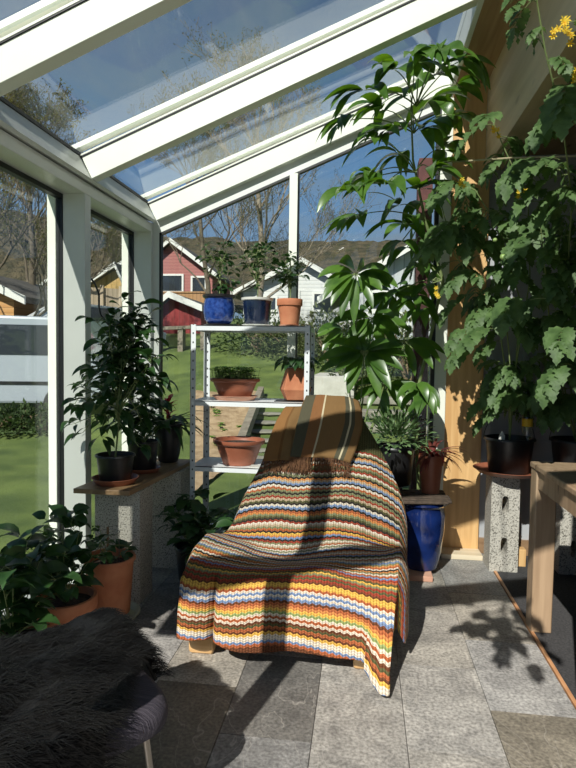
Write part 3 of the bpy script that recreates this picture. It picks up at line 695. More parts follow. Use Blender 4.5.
# zigzag teeth along each row so the colours interlock
zz = mth('PINGPONG', mth('MULTIPLY', sx_.outputs[0], 62), 1.0)
vv = mth('ADD', sx_.outputs[1], mth('MULTIPLY', zz, .0080))
vr = mth('DIVIDE', vv, ROWH)
palette = dict(br=(.13, .05, .025), ru=(.36, .11, .045), yl=(.60, .37, .08), ol=(.09, .09, .04), wh=(.60, .54, .45), bl=(.16, .23, .38), gn=(.24, .30, .12), rd=(.27, .05, .03), lb=(.32, .40, .50), dk=(.035, .03, .025), bg=(.42, .33, .23), og=(.50, .21, .07), sg=(.19, .20, .11))
seqA = 'dk sg rd bg ol dk wh bl dk ru og sg ol dk rd wh bg sg ru dk yl og bl dk rd sg wh bg ru wh'.split()
seqB = 'sg wh bl dk ru bg wh og bl dk sg wh ru bg wh bl sg og ru wh dk og sg wh ru bl rd ru ol yl'.split()
seqC = 'sg rd ol rd br yl yl ru wh bl wh bl br ru og yl gn wh ru wh br ol ru br yl wh wh bl ru br'.split()
def ramp(seq, off):
    r = nn(t, 'ShaderNodeValToRGB'); r.color_ramp.interpolation = 'CONSTANT'; f = mth('DIVIDE', mth('SUBTRACT', vr, off), len(seq)); l.new(f, r.inputs[0])
    e = r.color_ramp.elements
    for i, k in enumerate(seq):
        el = e[i] if i < 1 else (e.new(i/len(seq)) if i < len(seq)-1 else e[len(e)-1]); el.position = i/len(seq); el.color = (*palette[k], 1)
    return r.outputs[0]
total = acc[-1]/ROWH
print('blanket rows', total)
nA = len(seqA); 
base_off = total-len(seqC)
rA = ramp(seqA, base_off-60); rB = ramp(seqB, base_off-30); rC = ramp(seqC, base_off)
g1 = mth('GREATER_THAN', vr, base_off-30); g2 = mth('GREATER_THAN', vr, base_off)
r0_ = ramp(['ol', 'rd', 'wh', 'sg', 'dk', 'og', 'bg', 'bl', 'dk', 'wh', 'ru', 'sg']*2, base_off-84); g0 = mth('GREATER_THAN', vr, base_off-60)
def mixc(f, a, b_):
    n = nn(t, 'ShaderNodeMixRGB'); l.new(f, n.inputs[0]); l.new(a, n.inputs[1]); l.new(b_, n.inputs[2]); return n.outputs[0]
colr = mixc(g2, mixc(g1, mixc(g0, r0_, rA), rB), rC)
# stitch relief: small dark gaps between stitches
st1 = mth('PINGPONG', mth('MULTIPLY', sx_.outputs[0], 150), 1.0); fr = mth('FRACT', vr); st2 = mth('PINGPONG', mth('MULTIPLY', fr, 2), 1.0)
hgt = mth('MULTIPLY', mth('POWER', st1, .5), mth('POWER', mth('ADD', st2, .05), .5))
mk = nn(t, 'ShaderNodeValToRGB'); l.new(hgt, mk.inputs[0]); mk.color_ramp.elements[0].position = .12; mk.color_ramp.elements[1].position = .5; mk.color_ramp.elements[0].color = (.5, .46, .42, 1); mk.color_ramp.elements[1].color = (1.12, 1.1, 1.06, 1)
mm = nn(t, 'ShaderNodeMixRGB', blend_type='MULTIPLY'); mm.inputs[0].default_value = 1; l.new(colr, mm.inputs[1]); l.new(mk.outputs[0], mm.inputs[2]); l.new(mm.outputs[0], b.inputs['Base Color'])
bp = nn(t, 'ShaderNodeBump'); bp.inputs['Strength'].default_value = .9; bp.inputs['Distance'].default_value = .004; l.new(hgt, bp.inputs['Height']); l.new(bp.outputs[0], b.inputs['Normal'])
xs = [v[0] for v in mb.v]; cen = Vector((-.33, 3.0, 0)); mb.v = [tuple(Vector(v)-cen) for v in mb.v]
bo = mb.build('blanket', BL, None, offset=cen, thick=.008)
ul = bo.data.uv_layers.new(name='wool')
for lp in bo.data.loops: ul.data[lp.index].uv = uvs[lp.vertex_index]
tag(bo, 'multicoloured striped crochet blanket draped over the whole lounge chair', 'blanket')

# ------------------------------------------------------------------ towel on the backrest
def fabric(name, stops, base, scale=1.0):
    M = bpy.data.materials.new(name); M.use_nodes = True; t = M.node_tree; l = t.links; b = t.nodes['Principled BSDF']; b.inputs['Roughness'].default_value = .95; b.inputs['Specular IOR Level'].default_value = .1
    u = nn(t, 'ShaderNodeUVMap', uv_map='wool'); s_ = nn(t, 'ShaderNodeSeparateXYZ'); l.new(u.outputs[0], s_.inputs[0])
    r = nn(t, 'ShaderNodeValToRGB'); r.color_ramp.interpolation = 'CONSTANT'; l.new(s_.outputs[0], r.inputs[0]); e = r.color_ramp.elements
    e[0].position = 0; e[0].color = (*base, 1); e[1].position = .999; e[1].color = (*base, 1)
    for p, c in stops: q = e.new(p); q.color = (*c, 1)
    mp_ = nn(t, 'ShaderNodeMapping'); mp_.inputs['Scale'].default_value = (90, 6, 1); l.new(u.outputs[0], mp_.inputs[0])
    z = nn(t, 'ShaderNodeTexNoise'); z.inputs['Scale'].default_value = 3; z.inputs['Detail'].default_value = 4; l.new(mp_.outputs[0], z.inputs[0])
    rr = nn(t, 'ShaderNodeValToRGB'); l.new(z.outputs[0], rr.inputs[0]); rr.color_ramp.elements[0].color = (.75, .75, .75, 1); rr.color_ramp.elements[1].color = (1.2, 1.2, 1.2, 1)
    m = nn(t, 'ShaderNodeMixRGB', blend_type='MULTIPLY'); m.inputs[0].default_value = 1; l.new(r.outputs[0], m.inputs[1]); l.new(rr.outputs[0], m.inputs[2]); l.new(m.outputs[0], b.inputs['Base Color'])
    bp_ = nn(t, 'ShaderNodeBump'); bp_.inputs['Strength'].default_value = .4; bp_.inputs['Distance'].default_value = .002; l.new(z.outputs[0], bp_.inputs['Height']); l.new(bp_.outputs[0], b.inputs['Normal'])
    return M
oc = (.20, .115, .048); gy = (.085, .078, .05); cr_ = (.50, .43, .28); ru_ = (.215, .10, .042)
TOW = fabric('woven_ochre_towel', [(.01, gy), (.19, ru_), (.36, cr_), (.39, oc), (.73, gy), (.80, cr_), (.825, gy), (.88, oc)], oc)
TOW2 = fabric('woven_rust_towel', [(.3, (.16, .08, .03)), (.36, oc), (.7, (.13, .07, .03)), (.76, oc)], (.24, .12, .045))
tw = thing('towel', 'folded ochre-brown woven towel with grey and cream stripes over the chair top', 'towel', (-.22, 3.4, .86))
def cloth(path, xl, xr, mat, name, off=0, wob=.006, seed=0, curve=.05):
    NVt, NUt = 40, 30; mb = MB(); uv = []
    for j in range(NVt+1):
        v = j/NVt; x = v*(len(path)-1); i = min(len(path)-2, int(x)); f = x-i
        Y = path[i][0]*(1-f)+path[i+1][0]*f; Z = path[i][1]*(1-f)+path[i+1][1]*f
        XL = xl[i]*(1-f)+xl[i+1]*f; XR = xr[i]*(1-f)+xr[i+1]*f
        for k in range(NUt+1):
            u = k/NUt; s_ = 2*u-1
            P = Vector((XL+(XR-XL)*u, Y-off+curve*.4*s_*s_, Z-curve*(abs(s_)**3)*(.9 if s_ > 0 else .1)))
            P.y += wob*noise.noise(Vector((P.x*14, v*5, seed))); P.z += wob*.6*noise.noise(Vector((P.x*10, v*4, seed+5)))
            mb.v.append(tuple(P)); uv.append((u, v))
    mb.f = [(j*(NUt+1)+i, (j+1)*(NUt+1)+i, (j+1)*(NUt+1)+i+1, j*(NUt+1)+i+1) for j in range(NVt) for i in range(NUt)]
    ends = [Vector(mb.v[NVt*(NUt+1)+k]) for k in range(NUt+1)]
    o = world_build(mb, name, mat, tw, thick=.006); ul = o.data.uv_layers.new(name='wool')
    for lp in o.data.loops: ul.data[lp.index].uv = uv[lp.vertex_index]
    return ends
pth = [(3.64, .95), (3.62, 1.12), (3.56, 1.195), (3.49, 1.205), (3.42, 1.15), (3.37, 1.06), (3.315, .955), (3.27, .865)]
e1 = cloth(pth, [-.34]*3+[-.345, -.365, -.385, -.40, -.415], [-.05, -.05, -.04, -.025, -.005, .0, -.03, -.065], TOW, 'front_fold', 0, .008, 1, .035)
pt2 = [(3.62, 1.0), (3.56, 1.10), (3.48, 1.135), (3.41, 1.06), (3.34, .95), (3.30, .87), (3.285, .835)]
e2 = cloth(pt2, [-.42, -.43, -.47, -.51, -.545, -.565, -.57], [-.30]*3+[-.31, -.31, -.30, -.29], TOW2, 'under_fold', 0, .02, 7, .02)
FRG = pm('rust_fringe', (.10, .045, .02), (.17, .08, .035), 40, rough=.95)
rnd = random.Random(3); fr_ = MB()
for ends, ln in ((e1, .075), (e2, .06)):
    for k in range(150):
        t_ = rnd.uniform(0, len(ends)-1.001); i = int(t_); p = ends[i].lerp(ends[i+1], t_-i)
        q = p+Vector((rnd.uniform(-.012, .012), -.012, -ln*.5)); r_ = q+Vector((rnd.uniform(-.015, .015), -.012+rnd.uniform(-.008, .004), -ln*rnd.uniform(.3, .7)))
        fr_.tube([p, q, r_], .0016, 3)
world_build(fr_, 'fringe', FRG, tw, kind='stuff')
# ------------------------------------------------------------------ plants behind the chair
bx_, by_ = .405, 3.93
saucebrick = lone(MB().box(.27, .47, 3.74, 4.10, 0, .035), 'clay_slab', TERRAL, 'thin terracotta slab on the tiles under the large blue pot', 'slab', bevel=.004)
t = thing('flower_pot', 'large cobalt blue glazed pot standing on the floor by the pine panel', 'pot', (bx_, by_, .035)); pot_round(t, .165, .46, BLUE, 'vase', soil=True)
rnd = random.Random(41)
for k in range(6):
    mb = MB(); a = -.5+k*.21; L_ = rnd.uniform(.15, .19); mb.obox((0, 0, 0), (L_, 0, 0), (0, .028, 0), (0, 0, .010))
    o = mb.build('bark_slab', pm('dark_bark_%d' % k, (.05, .035, .025), (.10, .07, .05), 30, rough=.85, bump=.5, bscale=60), None, offset=(bx_+rnd.uniform(-.02, .02), by_-.155+.062*k, .509), bevel=.006)
    o.rotation_euler = (rnd.uniform(-.12, .12), 0, rnd.uniform(-.1, .14))
    tag(o, 'dark brown slab of bark lying across the top of the cobalt blue pot', 'bark slab', 'bark slabs on the cobalt blue pot')
# pot of bromeliad on the slabs
t = thing('potted_plant', 'red-leaved bromeliad in a brown pot standing on the blue pot slabs', 'potted plant', (.47, 4.02, .519)); pot_round(t, .085, .26, TERRAP, 'rim')
lf = MB(); rnd = random.Random(43)
for k in range(30):
    a = rnd.uniform(-2.2, 2.0); lf.leaf((0, 0, .24), (math.cos(a), math.sin(a)*.6-.15, rnd.uniform(.15, 1.0)), (0, 0, 1), rnd.uniform(.18, .30), .024, rnd.uniform(1.1, 2.2), 'strap', .3, seg=8)
lf.build('foliage', pm('reddish_leaf', (.14, .04, .03), (.34, .03, .04), 5, rough=.4, trans=.25), t)
# block and black pot with succulent
block((.17, 4.18, 0), .23, .19, .55, 'porous concrete block standing behind the armchair beside the blue pot', False, group=None)
t = thing('potted_plant', 'dense fleshy christmas cactus in a black pot behind the armchair', 'potted plant', (.225, 4.12, .55)); p = pot_round(t, .15, .27, BLACKP, 'bucket')
MB().tube([Vector((.155*math.cos(a), -.02-.13*abs(math.sin(a)), .25+.05*math.sin(a))) for a in [i*math.pi/14 for i in range(15)]], .0025, 5).build('handle', GASK, p)
lf = MB(); rnd = random.Random(47)
for k in range(620):
    a = rnd.uniform(0, 6.28); el = rnd.uniform(-.25, 1.4); rr_ = rnd.uniform(.06, .25)
    d = Vector((math.cos(a)*math.cos(el), math.sin(a)*math.cos(el), math.sin(el))); p0 = Vector((0, -.02, .30))+Vector((d.x*rr_*1.15, d.y*rr_, d.z*rr_*.85))
    lf.leaf(p0, d+Vector((0, 0, .2)), (rnd.uniform(-.5, .5), rnd.uniform(-.5, .5), 1), rnd.uniform(.045, .075), rnd.uniform(.018, .026), .9, 'obov', .1, seg=4)
lf.build('foliage', pm('succulent_green', (.07, .14, .05), (.19, .29, .12), 20, rough=.4, trans=.1), t)
# ---- the tall umbrella plant
def leafring(lf, st, c, n, ln, w, rnd, droop, mat_up=(0, 0, 1), el0=-.15, el1=.5, shape='lance', face=None):
    for k in range(n):
        a = 2*math.pi*(k+rnd.uniform(-.3, .3))/n; el = rnd.uniform(el0, el1)
        d = Vector((math.cos(a), -.40+.25*math.sin(a*3), math.sin(a)*.55-.22+el*.3)); L_ = ln*rnd.uniform(.75, 1.12)
        st.tube([c, c+d.normalized()*.03], .0025, 4)
        lf.leaf(c+d.normalized()*.025, d, mat_up, L_, w*rnd.uniform(.85, 1.1), droop*rnd.uniform(.7, 1.3), shape, .22, seg=8)
BASE = Vector((.16, 4.19, .50))
block((-.10, 4.20, 0), .20, .18, .30, 'low porous concrete block on the floor close behind the armchair', False, group=None)
t = thing('potted_plant', 'tall umbrella plant with whorls of long glossy leaves before the right gable pane', 'potted plant', (-.10, 4.20, .30)); pot_round(t, .13, .22, BLACKP, 'bucket')
LB = Vector(t.location); st = MB(); lf = MB(); rnd = random.Random(51)
def W_(x, y, Y): return A(x, y, Y=Y)-LB
tops = [((364, 352), 4.02, 15, .215, .058, .95), ((356, 274), 4.0, 14, .22, .055, 1.5), ((372, 318), 4.12, 12, .20, .055, 1.3), ((345, 330), 4.14, 10, .19, .05, 1.5), ((392, 292), 4.16, 11, .21, .05, 1.3), ((404, 340), 4.2, 10, .20, .05, 1.6), ((385, 385), 4.18, 9, .19, .05, 1.4)]
for (x, y), Y, n, ln, w_, dr in tops:
    c = W_(x, y, Y); st.tube(bez((rnd.uniform(-.03, .03), rnd.uniform(-.03, .03), .18), (c.x*.4+.05, c.y*.5, c.z*.55), c, 10), .008, 7, .004)
    leafring(lf, st, c, n-1, ln*1.38, w_*1.35, rnd, dr*.75, (rnd.uniform(-.2, .2), -1.0, .7))
st.build('stems', STEM, t); lf.build('foliage', LEAFA, t)
# ---- the avocado that climbs to the roof
t = thing('potted_plant', 'tall avocado plant whose leafy crown climbs to the rafters beside the pine panel', 'potted plant', (.43, 4.265, 0)); 
LB = Vector(t.location); pot_round(t, .09, .30, TERRAP, 'bucket')
st = MB(); lf = MB(); rnd = random.Random(53)
stem1 = [W_(x, y, Y) for x, y, Y in ((418, 470, 4.26), (415, 400, 4.22), (432, 330, 4.18), (443, 280, 4.12), (425, 220, 4.0), (413, 160, 3.88), (411, 110, 3.8), (414, 75, 3.72))]
stem1[0] = Vector((0, 0, .24)); st.tube(stem1, [.014, .013, .012, .011, .009, .007, .005, .004], 8)
hull = [(350, 120), (365, 90), (395, 70), (420, 62), (440, 52), (462, 60), (456, 85), (378, 140), (372, 175), (350, 190), (360, 215), (385, 185), (400, 155), (430, 100), (420, 130), (440, 150), (452, 115), (400, 205), (418, 190), (395, 130), (408, 225), (382, 110), (430, 170), (410, 95), (435, 75)]
for i, (x, y) in enumerate(hull):
    Y = rnd.uniform(3.55, 4.0)
    while Y > 2.8:
        c = A(x, y, Y=Y)
        if c.z < 2.47+.41*(c.x+1.617)-.14: break
        Y -= .05
    c = c-LB; base = min(stem1[3:], key=lambda p: (p-c).length); base = base.lerp(stem1[4], .2)
    st.tube(bez(base, (base+c)/2+Vector((0, 0, .08)), c, 6), .005, 6, .0025)
    out = (c-base); out.z *= .3
    for k in range(7):
        a = rnd.uniform(-1.5, 1.5); d = Vector((out.x*math.cos(a)-out.y*math.sin(a), out.x*math.sin(a)+out.y*math.cos(a), rnd.uniform(-.05, .15)*1)).normalized() if out.length > .02 else Vector((rnd.uniform(-1, 1), rnd.uniform(-1, 1), .2))
        lf.leaf(c+d*.01, d, (rnd.uniform(-.7, .4), rnd.uniform(-1, .2), 1), rnd.uniform(.20, .30), rnd.uniform(.072, .10), rnd.uniform(1.0, 2.2), 'ovate', .16, seg=7)
for i in range(15):
    x, y = rnd.uniform(398, 432), rnd.uniform(190, 400); c = W_(x, y, rnd.uniform(4.0, 4.15)); base = min(stem1, key=lambda p: (p-c).length)
    st.tube([base, (base+c)/2+Vector((0, 0, .03)), c], .004, 5)
    for k in range(4):
        a = rnd.uniform(0, 6.28); lf.leaf(c, (math.cos(a), math.sin(a)*.6, -.1), (-.2, -.8, 1), rnd.uniform(.16, .23), .068, rnd.uniform(1.5, 2.6), 'ovate', .18, seg=7)
st.build('stems', STEM, t); lf.build('foliage', LEAFA, t)
# ------------------------------------------------------------------ tomato plants, blocks, table
block((.965, 4.10, 0), .185, .19, .66, 'porous concrete block with two oval holes, upright against the pine panel', True, group=None)
block((1.42, 4.12, 0), .185, .19, .66, 'porous concrete block standing behind the pale wooden table leg', True, group=None)
saucer(.235, TERRAP, 'very wide brown saucer on top of the block with oval holes', (1.0, 4.10, .66), h=.03, sx=1.0)
saucer(.19, TERRAP, 'brown saucer on top of the block behind the table', (1.44, 4.12, .66), h=.03)
def tomato_leaf(lf, st, p, d, ln, rnd, droop=1.0, width=1.0):
    """compound leaf: toothed leaflets in pairs along a drooping rachis"""
    p = Vector(p); d = Vector(d).normalized(); n = 7; pts = [p.copy()]; dd = d.copy()
    for i in range(n):
        p = p+dd*ln*.72/n; dd = (dd+Vector((0, 0, -1))*droop/n).normalized(); pts.append(p.copy())
        if i >= 2:
            side = dd.cross(Vector((0, 0, 1)));
            if side.length < .1: side = Vector((1, 0, 0))
            side.normalize(); big = (i % 2 == 0)
            for s_ in (-1, 1):
                l_ = ln*(.42 if big else .17)*rnd.uniform(.8, 1.15)
                lf.leaf(p, side*s_+dd*.7, (-.25, -.5, 1), l_, l_*.58*width, droop*.9, 'tooth', .18, seg=9 if big else 5)
    st.tube(pts, .0024, 4, .001)
    lf.leaf(pts[-1], dd, (-.25, -.5, 1), ln*.48, ln*.29*width, droop*.8, 'tooth', .15, seg=11)
def tomato(label, loc, r_, h, vines, extra, seed, flowers, toms, nsub):
    t = thing('tomato_plant', label, 'tomato plant', loc); p = pot_round(t, r_, h, BLACKP, 'bucket')
    MB().tube([Vector((r_*1.02*math.cos(a), .02, h*.93+r_*1.15*math.sin(a))) for a in [i*math.pi/18 for i in range(19)]], .0022, 5).build('handle', GASK, p)
    LB = Vector(loc); rnd = random.Random(seed); st = MB(); lf = MB()
    for v in vines:
        pts = [Vector((0, 0, h*.85))]+[A(x, y, Y=Y)-LB for x, y, Y in v]
        st.tube(pts, .0055, 6, .003)
        for i in range(1, len(pts)):
            for k in range(nsub):
                q = pts[i-1].lerp(pts[i], rnd.uniform(.75, 1) if i == 1 else rnd.random()); a = rnd.uniform(0, 6.28)
                near = .55 if (q+LB).y < 2.85 else 1
                tomato_leaf(lf, st, q, (math.cos(a), math.sin(a)*.9-.15, rnd.uniform(-.1, .5)), near*rnd.uniform(.18, .33), rnd, rnd.uniform(1.0, 2.0))
    for x, y, Y, a, ln, dr in extra:
        q = A(x, y, Y=Y)-LB; tomato_leaf(lf, st, q, (math.cos(a), math.sin(a)*.5-.3, .25), ln, rnd, dr, 1.15)
    st.build('stems', STEM, t); lf.build('foliage', LEAFT, t)
    for x, y, Y in flowers:
        q = A(x, y, Y=Y)-LB
        for k in range(4):
            c = q+Vector((rnd.uniform(-.025, .025), rnd.uniform(-.02, .02), rnd.uniform(-.03, .03))); mb = MB(); ax = Vector((rnd.uniform(-.5, .5), -.7, -.5))
            for j in range(6):
                a = j*6.283/6; mb.leaf(c, Vector((math.cos(a), -.4, math.sin(a)-.3)), (0, -1, .3), .018, .0075, .5, 'lance', .2, seg=3)
            mb.tube([c, c+Vector((0, -.010, -.006))], .002, 4, .0008); mb.build('flower', YEL, t)
    for x, y, Y, r2 in toms:
        q = A(x, y, Y=Y)-LB; MB().ball(q, r2, .95).build('green_tomato', pm('unripe_tomato_%d' % int(x), (.25, .38, .10), (.30, .42, .14), 20, rough=.25), t)
    return t
tomato('tomato plant in a black bucket on the very wide saucer, reaching the pine panel', (1.0, 4.10, .672), .165, .235,
  [[(509, 400, 4.05), (500, 330, 3.9), (480, 290, 3.8), (455, 255, 3.7), (440, 200, 3.65)], [(515, 380, 4.0), (520, 300, 3.85), (500, 230, 3.7), (475, 190, 3.6), (450, 180, 3.6)], [(512, 385, 4.05), (505, 310, 3.9), (480, 240, 3.8), (452, 215, 3.7), (436, 260, 3.75)],
   [(512, 390, 4.0), (530, 280, 3.8), (528, 200, 3.6), (505, 150, 3.5), (492, 120, 3.5)]],
  [(518, 300, 3.3, 4.2, .30, 1.9), (478, 345, 3.7, 3.6, .27, 1.6), (530, 300, 3.3, .2, .28, 1.2), (498, 330, 3.6, 3.4, .30, 1.2), (470, 330, 3.8, 3.6, .24, 1.8)],
  61, [(522, 196, 3.15), (460, 183, 3.4), (495, 133, 3.2), (436, 292, 3.6)], [(503, 257, 3.2, .017), (495, 240, 3.25, .012)], 5)
tomato('tomato plant in a black bucket behind the table, its vine reaching the top corner', (1.44, 4.12, .672), .165, .235,
  [[(560, 380, 3.9), (566, 300, 3.6), (572, 200, 3.1), (562, 120, 2.6), (545, 50, 2.5), (535, -10, 2.42)], [(570, 380, 3.9), (585, 300, 3.5), (580, 220, 3.3), (560, 170, 3.0), (520, 160, 3.1)],
   [(565, 390, 3.9), (550, 330, 3.6), (545, 270, 3.4), (540, 220, 3.3)]],
  [(572, 110, 2.6, 3.5, .27, 1.9), (568, 95, 2.5, 4.4, .32, 2.2), (572, 365, 2.9, 3.5, .26, 2.2), (566, 330, 3.0, 4.3, .26, 1.6), (560, 25, 2.25, .4, .18, .8), (545, 235, 3.0, 3.6, .26, 1.4), (560, 160, 2.9, 3.3, .22, 1.2)],
  67, [(558, 30, 2.25), (568, 22, 2.25), (572, 75, 2.4), (564, 42, 2.3)], [], 5)
lone(MB().tube([A(452, 162, Y=3.62), A(510, 158, Y=3.4), A(576, 156, Y=3.2), A(640, 154, Y=3.05)], .005, 6), 'bamboo_cane', pm('cane', (.42, .36, .22), rough=.6), 'pale thin cane tied level through the tomato vines below the beam', 'cane')
# upside-down watering bottle
CLR = glass_mat('clear_plastic', (.90, .93, .92), .08, 2, .5)
q = A(528, 440, Y=3.99); b0 = thing('plastic_bottle', 'clear upturned plastic bottle with an orange-yellow label stuck in the left bucket', 'bottle', (q.x, 4.02, .86))
MB().lathe([(.010, 0), (.011, .02), (.030, .06), (.033, .08), (.033, .20), (.028, .215), (.001, .215)], (0, 0, 0), 24).build('bottle_body', CLR, b0)
MB().lathe([(.0338, .135), (.0338, .185)], (0, 0, 0), 24).build('bottle_label', YEL, b0, thick=.0006)
q = A(503, 430, Y=4.0); tag(MB().prism([(-.018, 0), (.018, 0), (.022, .05), (0, .085), (-.02, .045)], 'Y', -.001, .001).build('plant_tag', PALE, None, offset=(q.x, 4.03, .875)), 'white torn plastic tag stuck in the soil of the left bucket', 'tag')
# table
tb = thing('table', 'pale oiled wooden table at the right edge, its far leg on the carpet', 'table', (1.4, 2.8, 0))
world_build(MB().box(.90, 1.9, 2.32, 3.24, .865, .895), 'tabletop', TABLEW, tb, bevel=.006)
for x in (.905, 1.79):
    for y in (2.325, 3.13): world_build(MB().box(x, x+.105, y, y+.105, .002, .865), 'leg', TABLEW, tb, bevel=.006)
for (a, b_, c_, d_) in ((.915, .945, 2.43, 3.13), (1.85, 1.88, 2.43, 3.13)): world_build(MB().box(a, b_, c_, d_, .77, .865), 'apron', TABLEW, tb)
for (c_, d_) in ((2.335, 2.365), (3.19, 3.22)): world_build(MB().box(1.01, 1.79, c_, d_, .77, .865), 'apron', TABLEW, tb)
# small wood block beside the concrete block
lone(MB().box(1.055, 1.145, 4.13, 4.2, 0, .12), 'wood_block', PINE, 'short pale wooden block on the floor right of the block with oval holes', 'wood block', bevel=.003)

# ------------------------------------------------------------------ footstool and sheepskin
fc = Vector((-.96, 2.01, 0)); nc = Vector((-.505, 1.585, 0)); ed = (nc-fc); el_ = ed.length; ed.normalize(); pe_ = Vector((-ed.y, ed.x, 0)); pe_ = -pe_ if pe_.x > 0 else pe_
CORD = pm('dark_corduroy', (.030, .026, .038), (.055, .048, .062), 6, rough=.9, bump=.5, bscale=9, stretch=(1, 40, 1))
DEP = .50
so = thing('footstool', 'dark purple-grey corduroy footstool with slim metal legs in the near left corner', 'footstool', tuple((fc+nc)/2+pe_*DEP/2))
cenS = Vector(so.location)
def sq(u, v, z):  # u along edge -1..1, v across -1..1
    return Vector((0, 0, 0))+ed*u*el_/2+pe_*v*DEP/2+Vector((0, 0, z))
def pad(grow, z0, z1, rad, n=56):
    mb = MB(); prof = [(-.9, z0), (-.3, z0), (0, z0+.012), (0.35, (z0+z1)/2), (0, z1-.02), (-.25, z1-.004), (-.9, z1+.004)]
    rings = []
    for off, z in [(-.12, z0), (-.02, z0+.002), (0, z0+.015), (.006, (z0+z1)/2), (0, z1-.02), (-.02, z1-.002), (-.10, z1+.006), (-.22, z1+.008)]:
        ring = []
        for i in range(n):
            a = 2*math.pi*i/n; c_, s_ = math.cos(a), math.sin(a); p_ = 5
            k = (abs(c_)**p_+abs(s_)**p_)**(-1/p_)
            ring.append(ed*(c_*k*(el_/2+off+grow))+pe_*(s_*k*(DEP/2+off+grow))+Vector((0, 0, z)))
        rings.append(ring)
    for r_ in rings: mb.v += [tuple(p) for p in r_]
    m_ = len(rings)
    for j in range(m_-1):
        for i in range(n): mb.f.append((j*n+i, j*n+(i+1) % n, (j+1)*n+(i+1) % n, (j+1)*n+i))
    mb.f.append(tuple(range(n))[::-1]); mb.f.append(tuple(range((m_-1)*n, m_*n))); return mb
pad(0, .345, .435, .05).build('cushion', CORD, so)
STL = pm('brushed_steel', (.42, .38, .34), rough=.35, metal=.9)
for u in (-.78, .78):
    for v in (-.78, .78): MB().tube([sq(u*1.05, v*1.05, 0), sq(u*.9, v*.9, .345)], .011, 10).build('leg', STL, so)
FUR = pm('black_wool', (.004, .004, .0042), (.010, .0095, .009), 5, rough=.5, spec=.25)
sk = thing('sheepskin', 'shaggy black long-haired sheepskin spread over the dark footstool', 'sheepskin', tuple(cenS+Vector((0, 0, .44))))
def hide(u, v):
    """hide surface: lies on the cushion, drops over its sides; the near right corner stays bare"""
    y = v*(DEP/2+.10)+.05; vv = (y+DEP/2)/DEP
    xm = el_/2*(.18+1.15*smooth(.12, .62, vv))+.02*math.sin(v*9); xn = -el_/2-.05
    x = xn+(xm-xn)*(u+1)/2
    over = max(0, abs(y)-DEP/2-.005)+max(0, -x-el_/2-.005)+max(0, x-el_/2-.005)
    z = .020+.022*noise.noise(Vector((x*7, y*7, 2)))+.02*(1-abs(u))-min(.26, over*2.4)
    return ed*x+pe_*y+Vector((0, 0, z))
hb = grid(lambda a, b_: hide(a*2-1, b_*2-1), 36, 30)
hb.build('hide', FUR, sk, thick=.012)
rnd = random.Random(77); fu = MB()
for k in range(15000):
    a, b_ = rnd.random()**.8, rnd.random(); uu = a*2-1; vv_ = b_*2-1; p = hide(uu, vv_)
    cl = noise.noise(Vector((uu*5, vv_*7, 5))); c2 = noise.noise(Vector((uu*6, vv_*8, 11)))
    d = (Vector((.85, .35, .26))+Vector((cl*.8, c2*.8, .25*cl))+ed*uu*.3+pe_*vv_*.3+Vector((rnd.uniform(-.12, .12), rnd.uniform(-.12, .12), rnd.uniform(-.08, .2)))).normalized()
    L_ = rnd.uniform(.05, .10); q = p+d*L_*.5; d2 = (d+Vector((rnd.uniform(-.25, .25), rnd.uniform(-.25, .25), -.7))).normalized(); r_ = q+d2*L_*.5
    sd_ = d.cross(Vector((0, 0, 1))).normalized()*.0015
    n_ = len(fu.v); fu.v += [tuple(p-sd_), tuple(p+sd_), tuple(q-sd_), tuple(q+sd_), tuple(r_)]; fu.f += [(n_, n_+1, n_+3, n_+2), (n_+2, n_+3, n_+4)]
fu.build('wool', FUR, sk, kind='stuff')
# ------------------------------------------------------------------ outside: garden
def patch(poly_img, mat, name, label, cat, lift=.03, n=14, noise_amp=.0, kind=None):
    a, b_, c_, d_ = [G(x, y) for x, y in poly_img]
    def f(u, v):
        p = (a*(1-u)+b_*u)*(1-v)+(d_*(1-u)+c_*u)*v
        return (p.x, p.y, GZ(p.x, p.y)+lift+noise_amp*noise.noise(Vector((p.x*4, p.y*4, 1))))
    mb = grid(f, n, n)
    return mb
SOILG = pm('sandy_soil', (.30, .20, .11), (.46, .33, .20), 6, rough=1, bump=.8, bscale=14)
mb = patch([(190, 500), (228, 470), (260, 394), (190, 394)], SOILG, '', '', '', .05, 20, .05)
so_ = mb.build('ground_bed', SOILG); so_['kind'] = 'structure'
rnd = random.Random(81)
for k in range(14):
    p = G(rnd.uniform(203, 240), rnd.uniform(405, 455), .06); lf = MB()
    for j in range(9):
        a = rnd.uniform(0, 6.28); lf.leaf((0, 0, 0), (math.cos(a), math.sin(a), .9), (0, 0, 1), .09, .04, 1.4, 'ovate', .2, seg=4)
    tag(lf.build('seedling', LEAFB, None, offset=p), 'small green seedling growing in the sandy vegetable bed', 'seedling', 'seedlings in the sandy bed')
a, b_ = G(261, 396, .10), G(234, 470, .10)
mb = MB().bar(a, b_, .12, .2); lone(mb, 'bed_edging', pm('grey_timber', (.20, .17, .13), (.30, .26, .2), 6, rough=.9), 'weathered timber edging along the sandy vegetable bed', 'edging')
STONE = pm('paving_stone', (.20, .185, .15), (.30, .28, .23), 8, rough=.9, bump=.4, bscale=20)
for k in range(7):
    p = G(274-k*3.6, 405+k*9, .0)
    o = MB().lathe([(.19+.02*(k % 3), 0), (.20+.02*(k % 3), .015), (.19, .03), (.001, .035)], (0, 0, 0), 7+k % 3, sx=1.25).build('stepping_stone', STONE, None, offset=p+Vector((0, 0, -.01))); tag(o, 'flat grey stepping stone in the grass path beside the vegetable bed', 'stepping stone', 'stepping stones beside the bed')
a, b_ = G(312, 400), G(352, 400); a2 = G(340, 374); mb = MB(); w_ = (b_-a)
